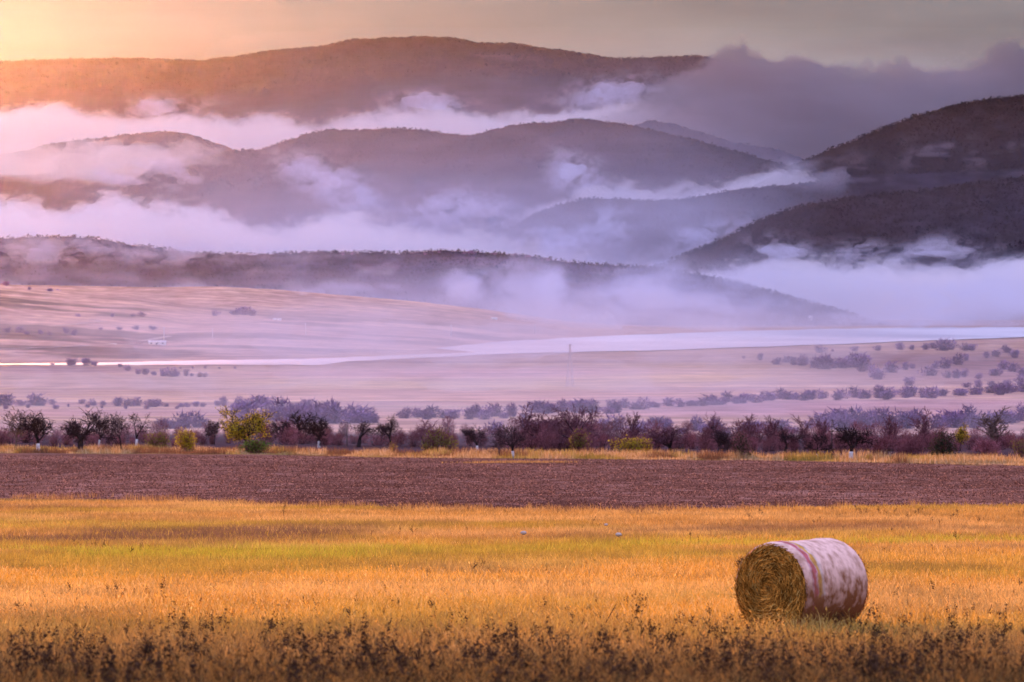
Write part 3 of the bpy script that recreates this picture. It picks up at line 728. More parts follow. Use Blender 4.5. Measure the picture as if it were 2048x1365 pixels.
# ------------------------------------------------------------------ the row of orchard trees along the far edge of the ploughed field
ROWG = 'bare orchard trees along the ploughed field'
def row_tree(label, u, v, top, wpx, seed, cfg, lime=False, lean=(0, 0), twig='twig', bark='bark', length=1.5, rad=0.16, name='orchard_tree', cat='tree', group=ROWG, leaf=None, nleaf=0, leaf_size=0.10, **kw):
    h = 5.0
    t = make_tree(name, seed, cfg, h, length, rad, lean, lime, twig, bark, leaf, nleaf, leaf_size, **kw)
    put(t, u, v, hpx=v - top, h0=h)
    # match the crown's width
    xs = np.concatenate([np.array([w.co.x for w in ch.data.vertices]) for ch in t.children if ch.name.startswith('crown')])
    w0 = np.percentile(xs, 98) - np.percentile(xs, 2)
    sx = wpx / F * t.location[1] / w0
    t.scale = (sx, sx * 0.5 + t.scale[2] * 0.5, t.scale[2])
    return tag(t, label, cat, group)

row_tree('pale tan many-limbed tree at the far left end of the row', 30, 898, 812, 52, 3, TALL, twig='twig_pale', bark='twig_pale', name='tall_tree', group='pale tall trees in the row', length=5, rad=0.12)
row_tree('spreading bare dark tree with white painted foot, leftmost of the painted trunks', 76, 905, 819, 66, 11, ORCH, lime=True, length=1.7)
row_tree('tall dark tree with low fork, third from the left, no white paint on its trunk', 160, 904, 814, 68, 12, ORCH, length=1.1, rad=0.19)
row_tree('dark bare tree with short white painted foot right behind the low forked tree', 197, 896, 817, 44, 13, ORCH, lime=True, length=1.8)
row_tree('straight trunked bare tree with ragged crown between two trees with white feet', 242, 904, 822, 44, 14, ORCH, length=2.1, rad=0.14)
row_tree('crooked bare tree leaning right with white painted foot beside the yellow bushes', 272, 893, 824, 42, 15, FORK, lime=True, lean=(0.22, 0), length=1.5)
row_tree('small slim bare tree between the yellow bush and the large yellow tree', 429, 890, 838, 28, 16, ORCH, length=2.2, rad=0.11)
row_tree('large leafy tree with yellow and olive autumn leaves above a green foot', 494, 906, 811, 86, 17, ORCH, length=1.3, leaf='leaf_yellow', nleaf=5200, leaf_size=0.10, name='yellow_tree', group='yellow leaved trees and bushes')
row_tree('dark bare tree with bent trunk just right of the big yellow tree', 565, 890, 842, 36, 18, ORCH, lean=(-0.12, 0), length=2.0, rad=0.13)
row_tree('wide purple bare tree with upright limbs behind the bent trunk', 600, 888, 820, 70, 19, TALL, length=3.5, rad=0.11, name='tall_tree', group='pale tall trees in the row')
row_tree('neat bare tree with curved trunk and white painted foot right of the purple bare tree', 638, 897, 827, 48, 20, ORCH, lime=True, length=1.9)
row_tree('two limbed bare tree forked like a letter V, open space between limbs', 717, 895, 840, 48, 21, FORK, length=1.2)
row_tree('slender bare tree with small dense crown in the gap of the shrub belt', 783, 895, 826, 44, 22, ORCH, length=2.3, rad=0.15)
row_tree('bare tree with reddish brown brushy crown and yellowing shoots on its trunk', 850, 904, 837, 58, 23, ORCH, twig='twig_red', length=1.9)
row_tree('bare tree with slanting trunk and white painted foot, left of the umbrella shaped tree', 955, 903, 847, 42, 24, ORCH, lime=True, lean=(-0.2, 0), length=1.6)
row_tree('umbrella shaped dark tree with curved trunk and broad white painted foot', 1025, 917, 845, 64, 25, ORCH, lime=True, lean=(0.08, 0), length=2.0, rad=0.17)
row_tree('big rounded purple brown tree crown, widest in the row, left half of the pair', 1085, 900, 803, 100, 26, BROAD, twig='twig_red', length=2.0, rad=0.2, name='broad_tree', group='broad purple trees')
row_tree('big purple brown tree with arching right limbs, right half of the widest pair', 1152, 902, 806, 100, 27, BROAD, twig='twig_red', length=2.0, rad=0.2, name='broad_tree', group='broad purple trees')
row_tree('wide brushy dark purple tree between yellow green bushes and thin reddish tree', 1342, 904, 850, 84, 28, BROAD, length=1.2, twig='twig_red')
row_tree('thin reddish tree with straight trunk beside a grey tree', 1411, 914, 858, 30, 29, TALL, twig='twig_red', bark='twig_red', length=4, rad=0.10)
row_tree('grey bare tree with rounded crown right of the thin reddish tree', 1436, 907, 849, 46, 30, ORCH, length=2.2, rad=0.12)
row_tree('small young tree low in the grass near the dark green bush', 1455, 913, 880, 24, 31, ORCH, length=2.0, rad=0.12)
row_tree('bushy bare tree with dense low crown left of the flat topped tree', 1570, 906, 850, 50, 32, ORCH, length=1.0, rad=0.13)
row_tree('flat topped dark tree with white painted foot left of the big round tree', 1634, 920, 861, 56, 33, ORCH, lime=True, length=2.3)
row_tree('big round dark bare tree with white painted foot, largest painted tree on the right', 1702, 920, 839, 78, 34, ORCH, lime=True, length=1.9, rad=0.2)
row_tree('pale twin topped tall tree at the right end of the row', 1992, 908, 812, 58, 35, TALL, twig='twig_pale', bark='twig_pale', length=5, rad=0.12, name='tall_tree', group='pale tall trees in the row')
row_tree('thin pale tall tree standing in lilac shrubs behind the dark bush', 1852, 900, 812, 42, 36, TALL, twig='twig_red', bark='twig_red', length=5, rad=0.10, name='tall_tree', group='pale tall trees in the row')
row_tree('thin pale tall tree right behind the big round bare tree', 1778, 900, 826, 40, 37, TALL, twig='twig_red', bark='twig_red', length=5, rad=0.10, name='tall_tree', group='pale tall trees in the row')
row_tree('narrow yellow tree rising right behind the dark green bush', 1921, 903, 844, 24, 38, TALL, length=4, rad=0.1, leaf='leaf_yellow', nleaf=1500, leaf_size=0.10, name='yellow_tree', group='yellow leaved trees and bushes')
for i, (u, v, tp, w, lb) in enumerate([(1268, 905, 822, 30, 'hazy pink upright tree behind the yellow green bush'), (1425, 898, 822, 34, 'pinkish thin upright tree behind the thin reddish tree'), (1500, 900, 826, 36, 'pinkish upright tree behind the dark green round bush'), (1540, 898, 830, 30, 'faint pink upright tree left of the bushy bare tree'), (1610, 900, 828, 36, 'faint pink upright tree behind the flat topped tree'), (1652, 900, 836, 24, 'slim faint upright tree between the flat topped and the round tree')]):
    row_tree(lb, u, v, tp, w, 60 + i, TALL, twig='twig_red', bark='twig_red', length=4.5, rad=0.09, name='tall_tree', group='pale tall trees in the row')

# ------------------------------------------------------------------ leafy and bare bushes in the row, each told apart
def row_bush(label, u, v, top, wpx, seed, twig='shrub_brown', leaf=None, nleaf=0, name='bush', group=None, ls=0.09, ntw=1100):
    v0 = v; v += 7
    while depth_at(u, v) < float(PLOW_FAR(u)) + 14: v -= 0.7
    top += v - v0
    b = make_bush(name, seed, 3.0, 2.6, 18, twig, leaf, nleaf, ls, ntw)
    put(b, u, v, hpx=v - top, h0=2.3, wpx=wpx, w0=2.6)
    return tag(b, label, 'bush', group)
YG = 'yellow leaved trees and bushes'
row_bush('bright yellow rounded bush left of the small slim tree', 372, 898, 853, 58, 1, leaf='leaf_yellow', nleaf=2600, name='yellow_bush', group=YG)
row_bush('pale olive yellow bush beside the crooked leaning tree', 318, 892, 850, 50, 2, leaf='leaf_olive', nleaf=1800, name='yellow_bush', group=YG)
row_bush('fresh green bush around the foot of the large yellow tree', 512, 912, 880, 70, 3, leaf='leaf_green', nleaf=2200, name='green_bush', group=YG)
row_bush('olive bush right behind the reddish brushy crown', 880, 898, 845, 62, 4, leaf='leaf_olive', nleaf=1500, name='olive_bush', group=YG)
row_bush('small yellow shoots at the foot of the slender tree', 786, 900, 876, 26, 5, leaf='leaf_yellow', nleaf=700, name='yellow_bush', group=YG)
row_bush('tan olive bush at the foot of the widest purple trees', 1158, 900, 853, 62, 6, leaf='leaf_olive', nleaf=900, name='olive_bush', group=YG)
row_bush('yellow green bush with ragged top right of the widest purple trees', 1262, 900, 858, 66, 7, leaf='leaf_yellow', nleaf=2000, name='yellow_bush', group=YG)
row_bush('small bright yellow bush right of the ragged yellow green bush', 1296, 897, 876, 26, 8, leaf='leaf_yellow', nleaf=1200, name='yellow_bush', group=YG)
row_bush('dark green round bush near the small young tree', 1482, 912, 856, 48, 9, leaf='leaf_dark', nleaf=2200, name='dark_bush', group='dark bushes in the row')
row_bush('large dark green bush in front of the narrow yellow tree', 1888, 915, 853, 66, 10, leaf='leaf_dark', nleaf=3400, name='dark_bush', group='dark bushes in the row')
row_bush('brown twiggy bush right of the big round bare tree', 1768, 910, 866, 60, 11, name='brown_bush', group='dark bushes in the row')
row_bush('dark purple rounded bush left of the large dark green bush', 1824, 908, 870, 56, 12, twig='shrub_brown', name='brown_bush', group='dark bushes in the row', ntw=1800)
row_bush('dark bramble bush under the pale twin topped tree', 1975, 910, 872, 70, 13, name='brown_bush', group='dark bushes in the row', ntw=1800)
row_bush('olive bush at the very right end of the row', 2042, 908, 866, 46, 14, leaf='leaf_olive', nleaf=900, name='olive_bush', group=YG)

# low dark thicket behind the row
thick = [make_bush('thicket', 200 + i, 3.4, 2.2, 20, 'shrub_brown', None, 0, 0.08, 1100) for i in range(4)]
rng = random.Random(5)
def line_copies(protos, curvefn, us_, label, cat, group, hpx, wratio, w0, h0, jv=3, skip=None):
    for i, u in enumerate(us_):
        o = copy_tree(protos[rng.randrange(len(protos))])
        u2 = u + rng.uniform(-6, 6); v = curvefn(u2) + rng.uniform(-jv, jv)
        h = hpx(u2) * rng.uniform(0.7, 1.25)
        put(o, u2, v, hpx=h, h0=h0, wpx=h * wratio * rng.uniform(0.8, 1.4), w0=w0, rz=rng.uniform(0, 6.28))
        tag(o, label, cat, group)
def drop_proto(ps):
    for p in ps:
        for ch in list(p.children): bpy.data.objects.remove(ch)
        bpy.data.objects.remove(p)
line_copies(thick, curve([(0, 890), (600, 888), (1024, 895), (1500, 898), (2048, 901)]), np.arange(-30, 2090, 27), 'low dark bramble thicket behind the trunks of the orchard row', 'thicket', 'low dark thickets behind the orchard row', curve([(0, 40), (130, 38), (300, 24), (500, 22), (700, 28), (1100, 36), (1500, 36), (2048, 38)]), 1.5, 3.8, 2.2, 5)
line_copies(thick, curve([(0, 884), (700, 880), (1300, 884), (2048, 888)]), np.arange(-20, 2090, 34), 'hazy purple brown thicket in the second line behind the orchard row', 'thicket', 'purple thickets in the second line', curve([(0, 36), (300, 40), (500, 44), (700, 48), (800, 28), (900, 44), (1300, 50), (1700, 44), (2048, 46)]), 1.4, 3.8, 2.2, 6)
line_copies(thick, curve([(1040, 900), (1200, 902)]), np.arange(1052, 1200, 16), 'tall dense purple brush filling the space under the widest purple trees', 'brush', 'dense purple brush under the widest trees', k_(58), 1.0, 3.8, 2.2, 4)
line_copies(thick, curve([(520, 890), (780, 890)]), np.arange(535, 700, 24), 'reddish purple brush between the yellow tree and the V forked tree', 'brush', 'reddish brush right of the yellow tree', k_(40), 1.3, 3.8, 2.2, 4)
line_copies(thick, curve([(1220, 901), (1900, 907)]), np.arange(1232, 1900, 30), 'tall plum brown brush among the trees right of the widest purple trees', 'brush', 'plum brown brush of the right row', k_(44), 1.3, 3.8, 2.2, 4)
drop_proto(thick)

# lilac shrub belts on the plain and shrubs by the lake
far_p = [make_bush('shrub', 300 + i, 5.0, 5.0 * k, 9, 'shrub_far', None, 0, 0.1, 520, True) for i, k in enumerate((0.75, 1.0, 1.25, 0.9, 1.1))]
def belt(label, group, pts, jv=3, name=None):
    """pts: (u, foot v, height px) each"""
    for (u, v, h) in pts:
        o = copy_tree(far_p[rng.randrange(5)])
        put(o, u, v, hpx=h, h0=5.0, wpx=h * (rng.uniform(1.4, 2.6) if 'hedge' in group or 'hollow' in group else rng.uniform(1.2, 2.3)), w0=5.6, rz=rng.uniform(0, 6.28))
        tag(o, label, 'shrub', group)
def run(u0, u1, step, base, h, hr=0.3, jv=3, gap=0.0):
    o = []
    u = u0
    while u < u1:
        if rng.random() >= gap: o.append((u + rng.uniform(-5, 5), base(u) + rng.uniform(-jv, jv), h(u) * rng.uniform(1 - hr, 1 + hr)))
        u += step * rng.uniform(0.7, 1.3)
    return o
belt('lilac grey shrub in the long hedge behind the orchard row, left half', 'lilac shrubs of the left hedge', [(10, 812, 26), (40, 812, 17), (72, 812, 28), (85, 812, 18), (105, 810, 14), (160, 808, 18), (185, 812, 16), (205, 812, 12), (236, 813, 20), (252, 813, 21), (272, 812, 20), (305, 815, 18), (318, 813, 20), (360, 815, 16), (372, 815, 13), (392, 814, 12), (405, 814, 10), (434, 812, 20), (450, 812, 22), (476, 812, 22), (497, 814, 18), (512, 815, 16)]
     + run(320, 400, 20, k_(856), k_(36)) + run(480, 760, 19, k_(846), k_(42), 0.3, 5) + run(520, 640, 22, k_(818), k_(22)) + run(-20, 480, 42, k_(816), k_(9)))
belt('hazy lilac shrub in the long hedge below the pale pink field, middle and right', 'lilac shrubs of the middle hedge', run(818, 1060, 18, curve([(818, 838), (1060, 836)]), k_(27), 0.25) + run(1060, 1240, 17, k_(826), curve([(1060, 28), (1240, 24)])) + run(1220, 1560, 16, curve([(1220, 820), (1400, 812), (1560, 800)]), k_(22), 0.25) + run(1560, 2060, 17, curve([(1560, 800), (1800, 797), (2060, 786)]), k_(24), 0.3))
belt('purple shrub in the hollow between the pink field band and the orchard row', 'purple shrubs in the hollow', run(1000, 1700, 27, curve([(1000, 866), (1200, 862), (1450, 866), (1700, 860)]), k_(30), 0.3, 6, 0.1) + run(1640, 2060, 19, curve([(1640, 858), (2060, 848)]), k_(34), 0.25, 6))
belt('purple shrub scattered on the knoll by the right lake shore', 'shrubs on the right knoll', [(1486, 718, 11), (1521, 721, 16), (1552, 724, 10), (1640, 706, 18), (1665, 704, 7), (1710, 703, 13), (1756, 702, 13), (1803, 700, 17), (1824, 700, 11), (1852, 700, 16), (1868, 698, 15), (1884, 702, 28), (1897, 700, 22), (1930, 702, 18), (1944, 702, 15), (2010, 706, 22), (1990, 714, 16), (2030, 716, 18), (1975, 716, 14), (1915, 730, 26), (1932, 722, 16)]
     + run(1560, 1620, 12, curve([(1560, 727), (1620, 734)]), k_(24)) + run(1634, 1710, 12, curve([(1634, 736), (1710, 738)]), k_(26)) + [(1725, 744, 30), (1750, 756, 30), (1762, 760, 26), (1782, 746, 26), (1810, 740, 18), (1828, 738, 20), (1858, 752, 28), (1870, 738, 20), (1890, 738, 26), (1895, 757, 18), (1916, 757, 20), (1928, 755, 20), (1957, 758, 13), (1985, 752, 28), (2005, 740, 22), (2030, 745, 26), (2045, 752, 20), (1820, 772, 20), (1960, 775, 18), (2010, 772, 24), (2040, 770, 24), (1930, 776, 20), (1985, 774, 22)])
belt('small dark shrub on the spit at the left end of the lake', 'shrubs on the left spit', [(107, 731, 9), (138, 732, 17), (145, 731, 15), (172, 731, 16), (182, 731, 15), (190, 733, 10), (240, 735, 8), (255, 742, 14), (275, 749, 12), (290, 750, 14), (310, 751, 15), (328, 753, 20), (343, 754, 22), (355, 753, 16), (373, 753, 16), (382, 753, 12), (398, 755, 12), (410, 755, 11), (362, 738, 6), (385, 738, 7), (410, 738, 6), (440, 738, 6), (470, 738, 5)])
# shrubs on the fields across the lake: stand on the field hills
def on_hill(surf, u, v, lo=0.0, hi=0.98):
    t = np.linspace(lo, hi, 150); p = surf(np.full(150, float(u)), t)
    vv = HZ - p[:, 2] / p[:, 1] * F
    i = np.argmin(np.abs(vv - v)); return p[i]
def hill_shrubs(label, group, pts, surfs):
    for (u, v, h) in pts:
        best = None
        for sname in surfs:
            p = on_hill(S[sname], u, v); e = abs(HZ - p[2] / p[1] * F - v)
            if best is None or e < best[0] - 0.6: best = (e, p)
        p = best[1]; o = copy_tree(far_p[rng.randrange(5)])
        o.location = p; o.rotation_euler = (0, 0, rng.uniform(0, 6.28))
        sz = h / F * p[1] / 5.0; sx = sz * rng.uniform(1.4, 2.6); o.scale = (sx, sx, sz)
        tag(o, label, 'shrub', group)
HS = [(130, 655, 16), (138, 652, 14), (266, 634, 11), (318, 634, 8), (345, 633, 8), (360, 634, 12), (20, 572, 10), (72, 580, 7), (110, 583, 8), (155, 585, 9), (180, 588, 6), (520, 634, 16), (530, 632, 14), (560, 630, 18), (575, 630, 18), (590, 632, 14), (640, 655, 16), (655, 656, 20), (680, 664, 22), (698, 668, 22), (710, 668, 18)]
HS += [(u, 668 + rng.uniform(-3, 3), rng.uniform(9, 15)) for u in range(196, 335, 17)] + [(u, 660, 10) for u in range(350, 420, 23)] + [(u, 672, rng.uniform(8, 13)) for u in range(598, 650, 17)]
HS += [(u, 686 + rng.uniform(-3, 3), rng.uniform(5, 9)) for u in range(0, 180, 30)] + [(u, 694 + rng.uniform(-3, 3), rng.uniform(5, 9)) for u in range(150, 300, 30)]
hill_shrubs('dim lilac shrub on the slopes across the lake', 'shrubs across the lake', HS, ['fieldsfront', 'fields'])
low_p = [(u, curve(CR['low'])(u) + 3, h) for u, h in ((985, 10), (1030, 9), (1058, 14), (1085, 9), (1098, 7), (690, 8), (708, 7), (925, 9), (945, 9), (880, 6), (850, 6), (355, 9), (345, 10))]
hill_shrubs('small lone tree on the crest of the low wooded hill', 'lone trees on the low crest', low_p, ['low'])
drop_proto(far_p)

# ------------------------------------------------------------------ grass: the meadow and the verge under the trees
def blade_mesh(name, x, d, hgt, wid, col, rng, lean=0.35, head=None, z=None):
    n = len(x)
    z0 = ground(x, d) - 0.02 if z is None else z
    yaw = rng.normal(0, 0.7, n)
    sx, sy = np.cos(yaw) * wid, np.sin(yaw) * wid
    la = rng.uniform(0, 6.28, n); lm = hgt * lean * rng.uniform(0.2, 1.4, n)
    lx, ly = np.cos(la) * lm, np.sin(la) * lm
    P = np.zeros((n, 5, 3))
    b = np.stack([x, d, z0], 1); s = np.stack([sx, sy, np.zeros(n)], 1)
    P[:, 0] = b - s; P[:, 1] = b + s
    m = b + np.stack([lx * 0.35, ly * 0.35, hgt * 0.6], 1)
    P[:, 2] = m + s * 0.75; P[:, 3] = m - s * 0.75
    P[:, 4] = b + np.stack([lx, ly, hgt], 1)
    i = np.arange(n)[:, None] * 5
    q = i + np.array([[0, 1, 2, 3]]); t = i + np.array([[3, 2, 4]])
    V = P.reshape(-1, 3); CC = np.repeat(col, 5, 0)
    if head is not None:          # seed heads: small crossed spindles at the tips
        k = np.where(head > 0)[0]; hn = len(k)
        tip = P[k, 4]; hh = head[k]; dirv = P[k, 4] - P[k, 2]; dirv /= np.linalg.norm(dirv, axis=1)[:, None] + 1e-9
        H = np.zeros((hn, 2, 4, 3))
        for c_, ang in enumerate((0.3, 1.8)):
            e = np.stack([np.cos(yaw[k] + ang), np.sin(yaw[k] + ang), np.zeros(hn)], 1) * (hh * 0.17)[:, None]
            H[:, c_, 0] = tip - dirv * (hh * 0.5)[:, None]; H[:, c_, 1] = tip + e
            H[:, c_, 2] = tip + dirv * (hh * 0.6)[:, None]; H[:, c_, 3] = tip - e
        base = len(V)
        V = np.concatenate([V, H.reshape(-1, 3)]); CC = np.concatenate([CC, np.repeat(col[k] * 1.12, 8, 0)])
        q = np.concatenate([q, base + np.arange(hn * 8).reshape(-1, 4)])
    o = mesh(name, V, [q, t], M['grass'], colors=np.clip(CC, 0.005, 1)); tag(o, kind='stuff')
    return o

def meadow():
    g = np.random.default_rng(8)
    v = np.linspace(1005, 1480, 1200)
    dd = np.array([depth_at(1024, q) for q in v])
    w = (dd / 76) ** 0.8; cdf = np.cumsum(w); cdf /= cdf[-1]
    n = 620000
    d = np.interp(g.random(n), cdf, dd) * g.uniform(0.985, 1.015, n)
    x = g.uniform(-1, 1, n) * (1120 / F * d + 3.4); u = x / d * F + 1024
    e1 = PLOW_NEAR(u) + (fbm(x / 6, d / 18, 4, 21) - 0.5) * 26
    ok = d < e1 + np.abs(g.normal(0, 2.5, n)) - 1
    x, d, u = x[ok], d[ok], u[ok]; n = len(x)
    clump = fbm(x / 1.3, d / 2.2, 3, 71); patch = fbm(x / 7, d / 16, 4, 72); r = g.random(n)
    gold = np.array([0.74, 0.44, 0.075]); pale = np.array([0.84, 0.60, 0.22]); rust = np.array([0.50, 0.26, 0.06]); olive = np.array([0.46, 0.50, 0.045]); brown = np.array([0.34, 0.245, 0.095]); dark = np.array([0.10, 0.075, 0.045])
    c = np.repeat(gold[None], n, 0)
    def mixin(c, t, k): return c * (1 - k[:, None]) + t * k[:, None]
    c = mixin(c, pale, (r < 0.30) * 0.8)
    c = mixin(c, rust, ((r > 0.72) * 0.7) * sm(0.40, 0.6, patch))
    c = mixin(c, np.array([0.40, 0.26, 0.10]), 0.45 * sm(185, 230, d))
    och = sm(0.46, 0.68, fbm(x / 11 + 5, d / 24, 4, 73)); c = mixin(c, np.array([0.46, 0.36, 0.06]), och * 0.8)
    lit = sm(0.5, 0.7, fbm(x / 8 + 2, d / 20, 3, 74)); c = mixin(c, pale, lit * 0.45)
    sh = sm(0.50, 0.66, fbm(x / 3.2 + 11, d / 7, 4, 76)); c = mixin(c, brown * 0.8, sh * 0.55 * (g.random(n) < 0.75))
    c = mixin(c, np.array([0.22, 0.135, 0.085]), np.clip(BROWN(x, d) * 1.1, 0, 0.9) * (g.random(n) < 0.85))
    c = mixin(c, olive, np.clip(GREEN(x, d) * 1.1, 0, 0.62) * (r < 0.85))
    # the nearest strip: brown grass, with vignette darkness also put into the blade colour
    nb = 1 - sm(52, 84, d + 16 * (patch - 0.5))
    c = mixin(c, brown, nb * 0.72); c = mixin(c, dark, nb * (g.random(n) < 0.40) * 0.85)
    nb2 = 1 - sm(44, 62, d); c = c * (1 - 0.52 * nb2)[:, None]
    c = c * (0.72 + 0.5 * clump)[:, None] * g.uniform(0.75, 1.2, n)[:, None]
    tus = sm(0.55, 0.72, fbm(x / 0.55, d / 0.9, 2, 75)); h = (0.08 + 0.14 * clump + 0.13 * tus * (g.random(n) < 0.5)) * g.uniform(0.6, 1.35, n) * (0.85 + 0.3 * patch)
    wid = 0.0042 * (d / 76) ** 0.75 * g.uniform(0.7, 1.4, n)
    head = np.where((g.random(n) < 0.16) & (d < 150), g.uniform(0.035, 0.08, n), 0)
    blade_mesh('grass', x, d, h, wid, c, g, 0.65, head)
meadow()

def verge():
    g = np.random.default_rng(9); n = 80000
    u = g.uniform(-60, 2110, n); e = PLOW_FAR(u)
    d = e + g.random(n) ** 1.3 * 95 + g.normal(0, 4, n); x = (u - 1024) / F * d
    p = fbm(x / 9, d / 12, 4, 81); r = g.random(n)
    ok = p > 0.30 + 0.25 * r
    x, d, p, r = x[ok], d[ok], p[ok], r[ok]; n = len(x)
    gold = np.array([0.42, 0.28, 0.11]); pale = np.array([0.62, 0.47, 0.26]); brn = np.array([0.20, 0.11, 0.06]); olv = np.array([0.34, 0.30, 0.06])
    c = np.where((r < 0.4)[:, None], pale, gold)
    k = sm(0.46, 0.60, fbm(x / 5, d / 30, 3, 83))[:, None]; c = c * (1 - k) + brn * k
    k = sm(0.56, 0.66, fbm(x / 6 + 9, d / 30, 3, 84))[:, None] * 0.7; c = c * (1 - k) + olv * k
    c = c * g.uniform(0.7, 1.2, n)[:, None]
    h = (0.20 + 0.95 * sm(0.42, 0.75, p)) * g.uniform(0.4, 1.25, n)
    blade_mesh('grass', x, d, h, 0.03 * g.uniform(0.6, 1.4, n), c, g, 0.3)
    n = 7000; u = g.uniform(-60, 2110, n); ee = PLOW_NEAR(u) + (fbm((u - 1024) / F * 320 / 6, u * 0 + 300 / 18, 4, 21) - 0.5) * 26; d = ee + g.normal(0, 4.5, n); x = (u - 1024) / F * d
    ok = fbm(x / 2.5, d / 30, 3, 85) + 0.12 * sm(500, 250, np.abs(u - 480)) > 0.58; x, d = x[ok], d[ok]; n = len(x)
    blade_mesh('grass', x, d, g.uniform(0.15, 0.42, n) * (0.6 + 0.9 * fbm(x / 0.7, d / 9, 2, 87)), 0.012 * g.uniform(0.6, 1.6, n), np.where((g.random(n) < 0.35)[:, None], brn, gold) * g.uniform(0.7, 1.2, n)[:, None], g, 0.3)
    # straw lines left on the edge of the ploughed field
    n = 900; u = g.normal(1035, 55, n); d = 652 + 0.05 * (u - 1035) + g.normal(0, 3, n); x = (u - 1024) / F * d
    blade_mesh('grass', x, d, g.uniform(0.1, 0.35, n), 0.04 * g.uniform(0.6, 1.4, n), gold * g.uniform(0.7, 1.2, n)[:, None], g, 0.4)
    # clods and stubble bits over the plough land
    n = 90000; v = g.uniform(912, 1024, n); dd = np.interp(v[::1], np.linspace(905, 1030, 60), [depth_at(1024, q) for q in np.linspace(905, 1030, 60)])
    u = g.uniform(-60, 2110, n); x = (u - 1024) / F * dd
    ok = (dd > PLOW_NEAR(u)) & (dd < PLOW_FAR(u) - 4); x, dd = x[ok], dd[ok]; n = len(x)
    cc = np.where((g.random(n) < 0.30)[:, None], np.array([0.34, 0.21, 0.165]), np.array([0.07, 0.036, 0.03])) * g.uniform(0.6, 1.3, n)[:, None]
    o = blade_mesh('stubble', x, dd, g.uniform(0.03, 0.11, n) * (dd / 500) ** 0.3, 0.035 * (dd / 400) * g.uniform(0.4, 1.8, n), cc, g, 1.2)
verge()

# ------------------------------------------------------------------ dead brown weeds standing in the meadow
def make_weed(seed, h=0.7, nb=6, dense=1.0, spread=0.5):
    g = np.random.default_rng(seed); root = empty('weed')
    s = MB(); tips = []
    p = np.array([[0, 0, -0.03], [g.normal() * 0.03, g.normal() * 0.03, h * 0.5], [g.normal() * 0.07, g.normal() * 0.07, h]])
    s.tube(p, [0.006, 0.005, 0.003], 4, cap=False)
    for t in np.linspace(0.5, 1, 6): tips.append(p[1] + (p[2] - p[1]) * (t * 2 - 1))
    for k in range(nb):
        t = g.uniform(0.25, 0.85); b = p[0] + (p[1] - p[0]) * t * 2 if t < 0.5 else p[1] + (p[2] - p[1]) * (t * 2 - 1)
        a = g.uniform(0, 6.28); L = h * g.uniform(0.2, 0.45)
        e = b + np.array([math.cos(a) * spread, math.sin(a) * spread, 1.0]) * L
        s.tube(np.array([b, b * 0.5 + e * 0.5 + g.normal(size=3) * 0.01, e]), [0.004, 0.003, 0.002], 3, cap=False)
        for q in np.linspace(0.4, 1, 4): tips.append(b + (e - b) * q)
    s.build('stalk', M['weed'], root)
    n = int(70 * dense); tips = np.array(tips)
    v, f = leaves_mesh(g, tips, 0.018, n, 0.026)
    mesh('seed_clusters', v, f, M['weed'], root)
    return root
WP = [make_weed(400 + i, 0.7, 4 + i % 4, (0.7, 1.1, 1.6, 1.0, 2.0, 0.5)[i], (0.25, 0.5, 0.4, 0.7, 0.9, 0.3)[i]) for i in range(6)]
def weed(u, v, hp, label, group=None, k=None, wr=1.0):
    o = copy_tree(WP[k if k is not None else rng.randrange(6)])
    put(o, u, v, hpx=hp, h0=0.7, rz=rng.uniform(0, 6.28)); o.scale.x *= wr; o.scale.y *= wr
    tag(o, label, 'weed', group)
for (u, v, hp, k, lb) in [
    (1280, 1296, 86, 2, 'tallest dark weed in the meadow, with clustered seed heads, left of the straw bale'),
    (1302, 1300, 62, 4, 'dark bushy weed touching the tallest one on its right'),
    (1146, 1272, 42, 1, 'dark weed with drooping heads left of the leaning stick'),
    (1168, 1278, 36, 2, 'short dark weed at the foot of the leaning stick'),
    (1202, 1262, 36, 3, 'loose thin weed half hidden behind the leaning stick'),
    (326, 1216, 48, 2, 'upright dark weed, taller of a pair in the left meadow'),
    (230, 1212, 40, 2, 'upright dark weed, shorter of a pair in the left meadow'),
    (247, 1212, 34, 1, 'thin dark weed close beside the shorter upright one in the left meadow'),
    (771, 1252, 42, 5, 'single thin bare stalk in the golden grass near the middle'),
    (870, 1258, 36, 5, 'short single stalk right of the thin bare stalk'),
    (948, 1152, 30, 4, 'wide rust brown weed cluster in the brightest golden grass'),
    (966, 1150, 26, 1, 'rust brown weed beside the wide rust brown cluster'),
    (742, 1082, 20, 3, 'dark weed by a yellow green tuft in the upper meadow'),
    (800, 1076, 20, 2, 'dark weed at the left of a tight clump in the upper meadow'),
    (824, 1076, 24, 4, 'broad dark weed at the right of a tight clump in the upper meadow'),
    (570, 1046, 40, 5, 'bare twiggy plant standing against the ploughed field on the left'),
    (262, 1116, 24, 4, 'broad dark weed in the green streak on the left'),
    (280, 1112, 24, 3, 'branched dark weed next to the broad one in the green streak'),
    (298, 1108, 16, 1, 'low dark weed at the right end of the green streak clump'),
    (340, 1116, 16, 1, 'low dark weed standing alone right of the green streak clump'),
    (1880, 1062, 22, 3, 'airy branching weed near the ploughed field on the right'),
    (1912, 1090, 26, 4, 'round brown bushy weed right of the bale, below the airy branching one'),
    (933, 1072, 20, 5, 'single dark stalk in the upper meadow left of the white stone'),
    (1382, 1088, 22, 2, 'dark weed left of the bale and above it'),
    (1398, 1092, 18, 1, 'low dark weed next to the one left of and above the bale'),
    (2040, 1186, 30, 4, 'brown bushy weed at the right edge of the meadow'),
    ]: weed(u, v, hp, lb, k=k)
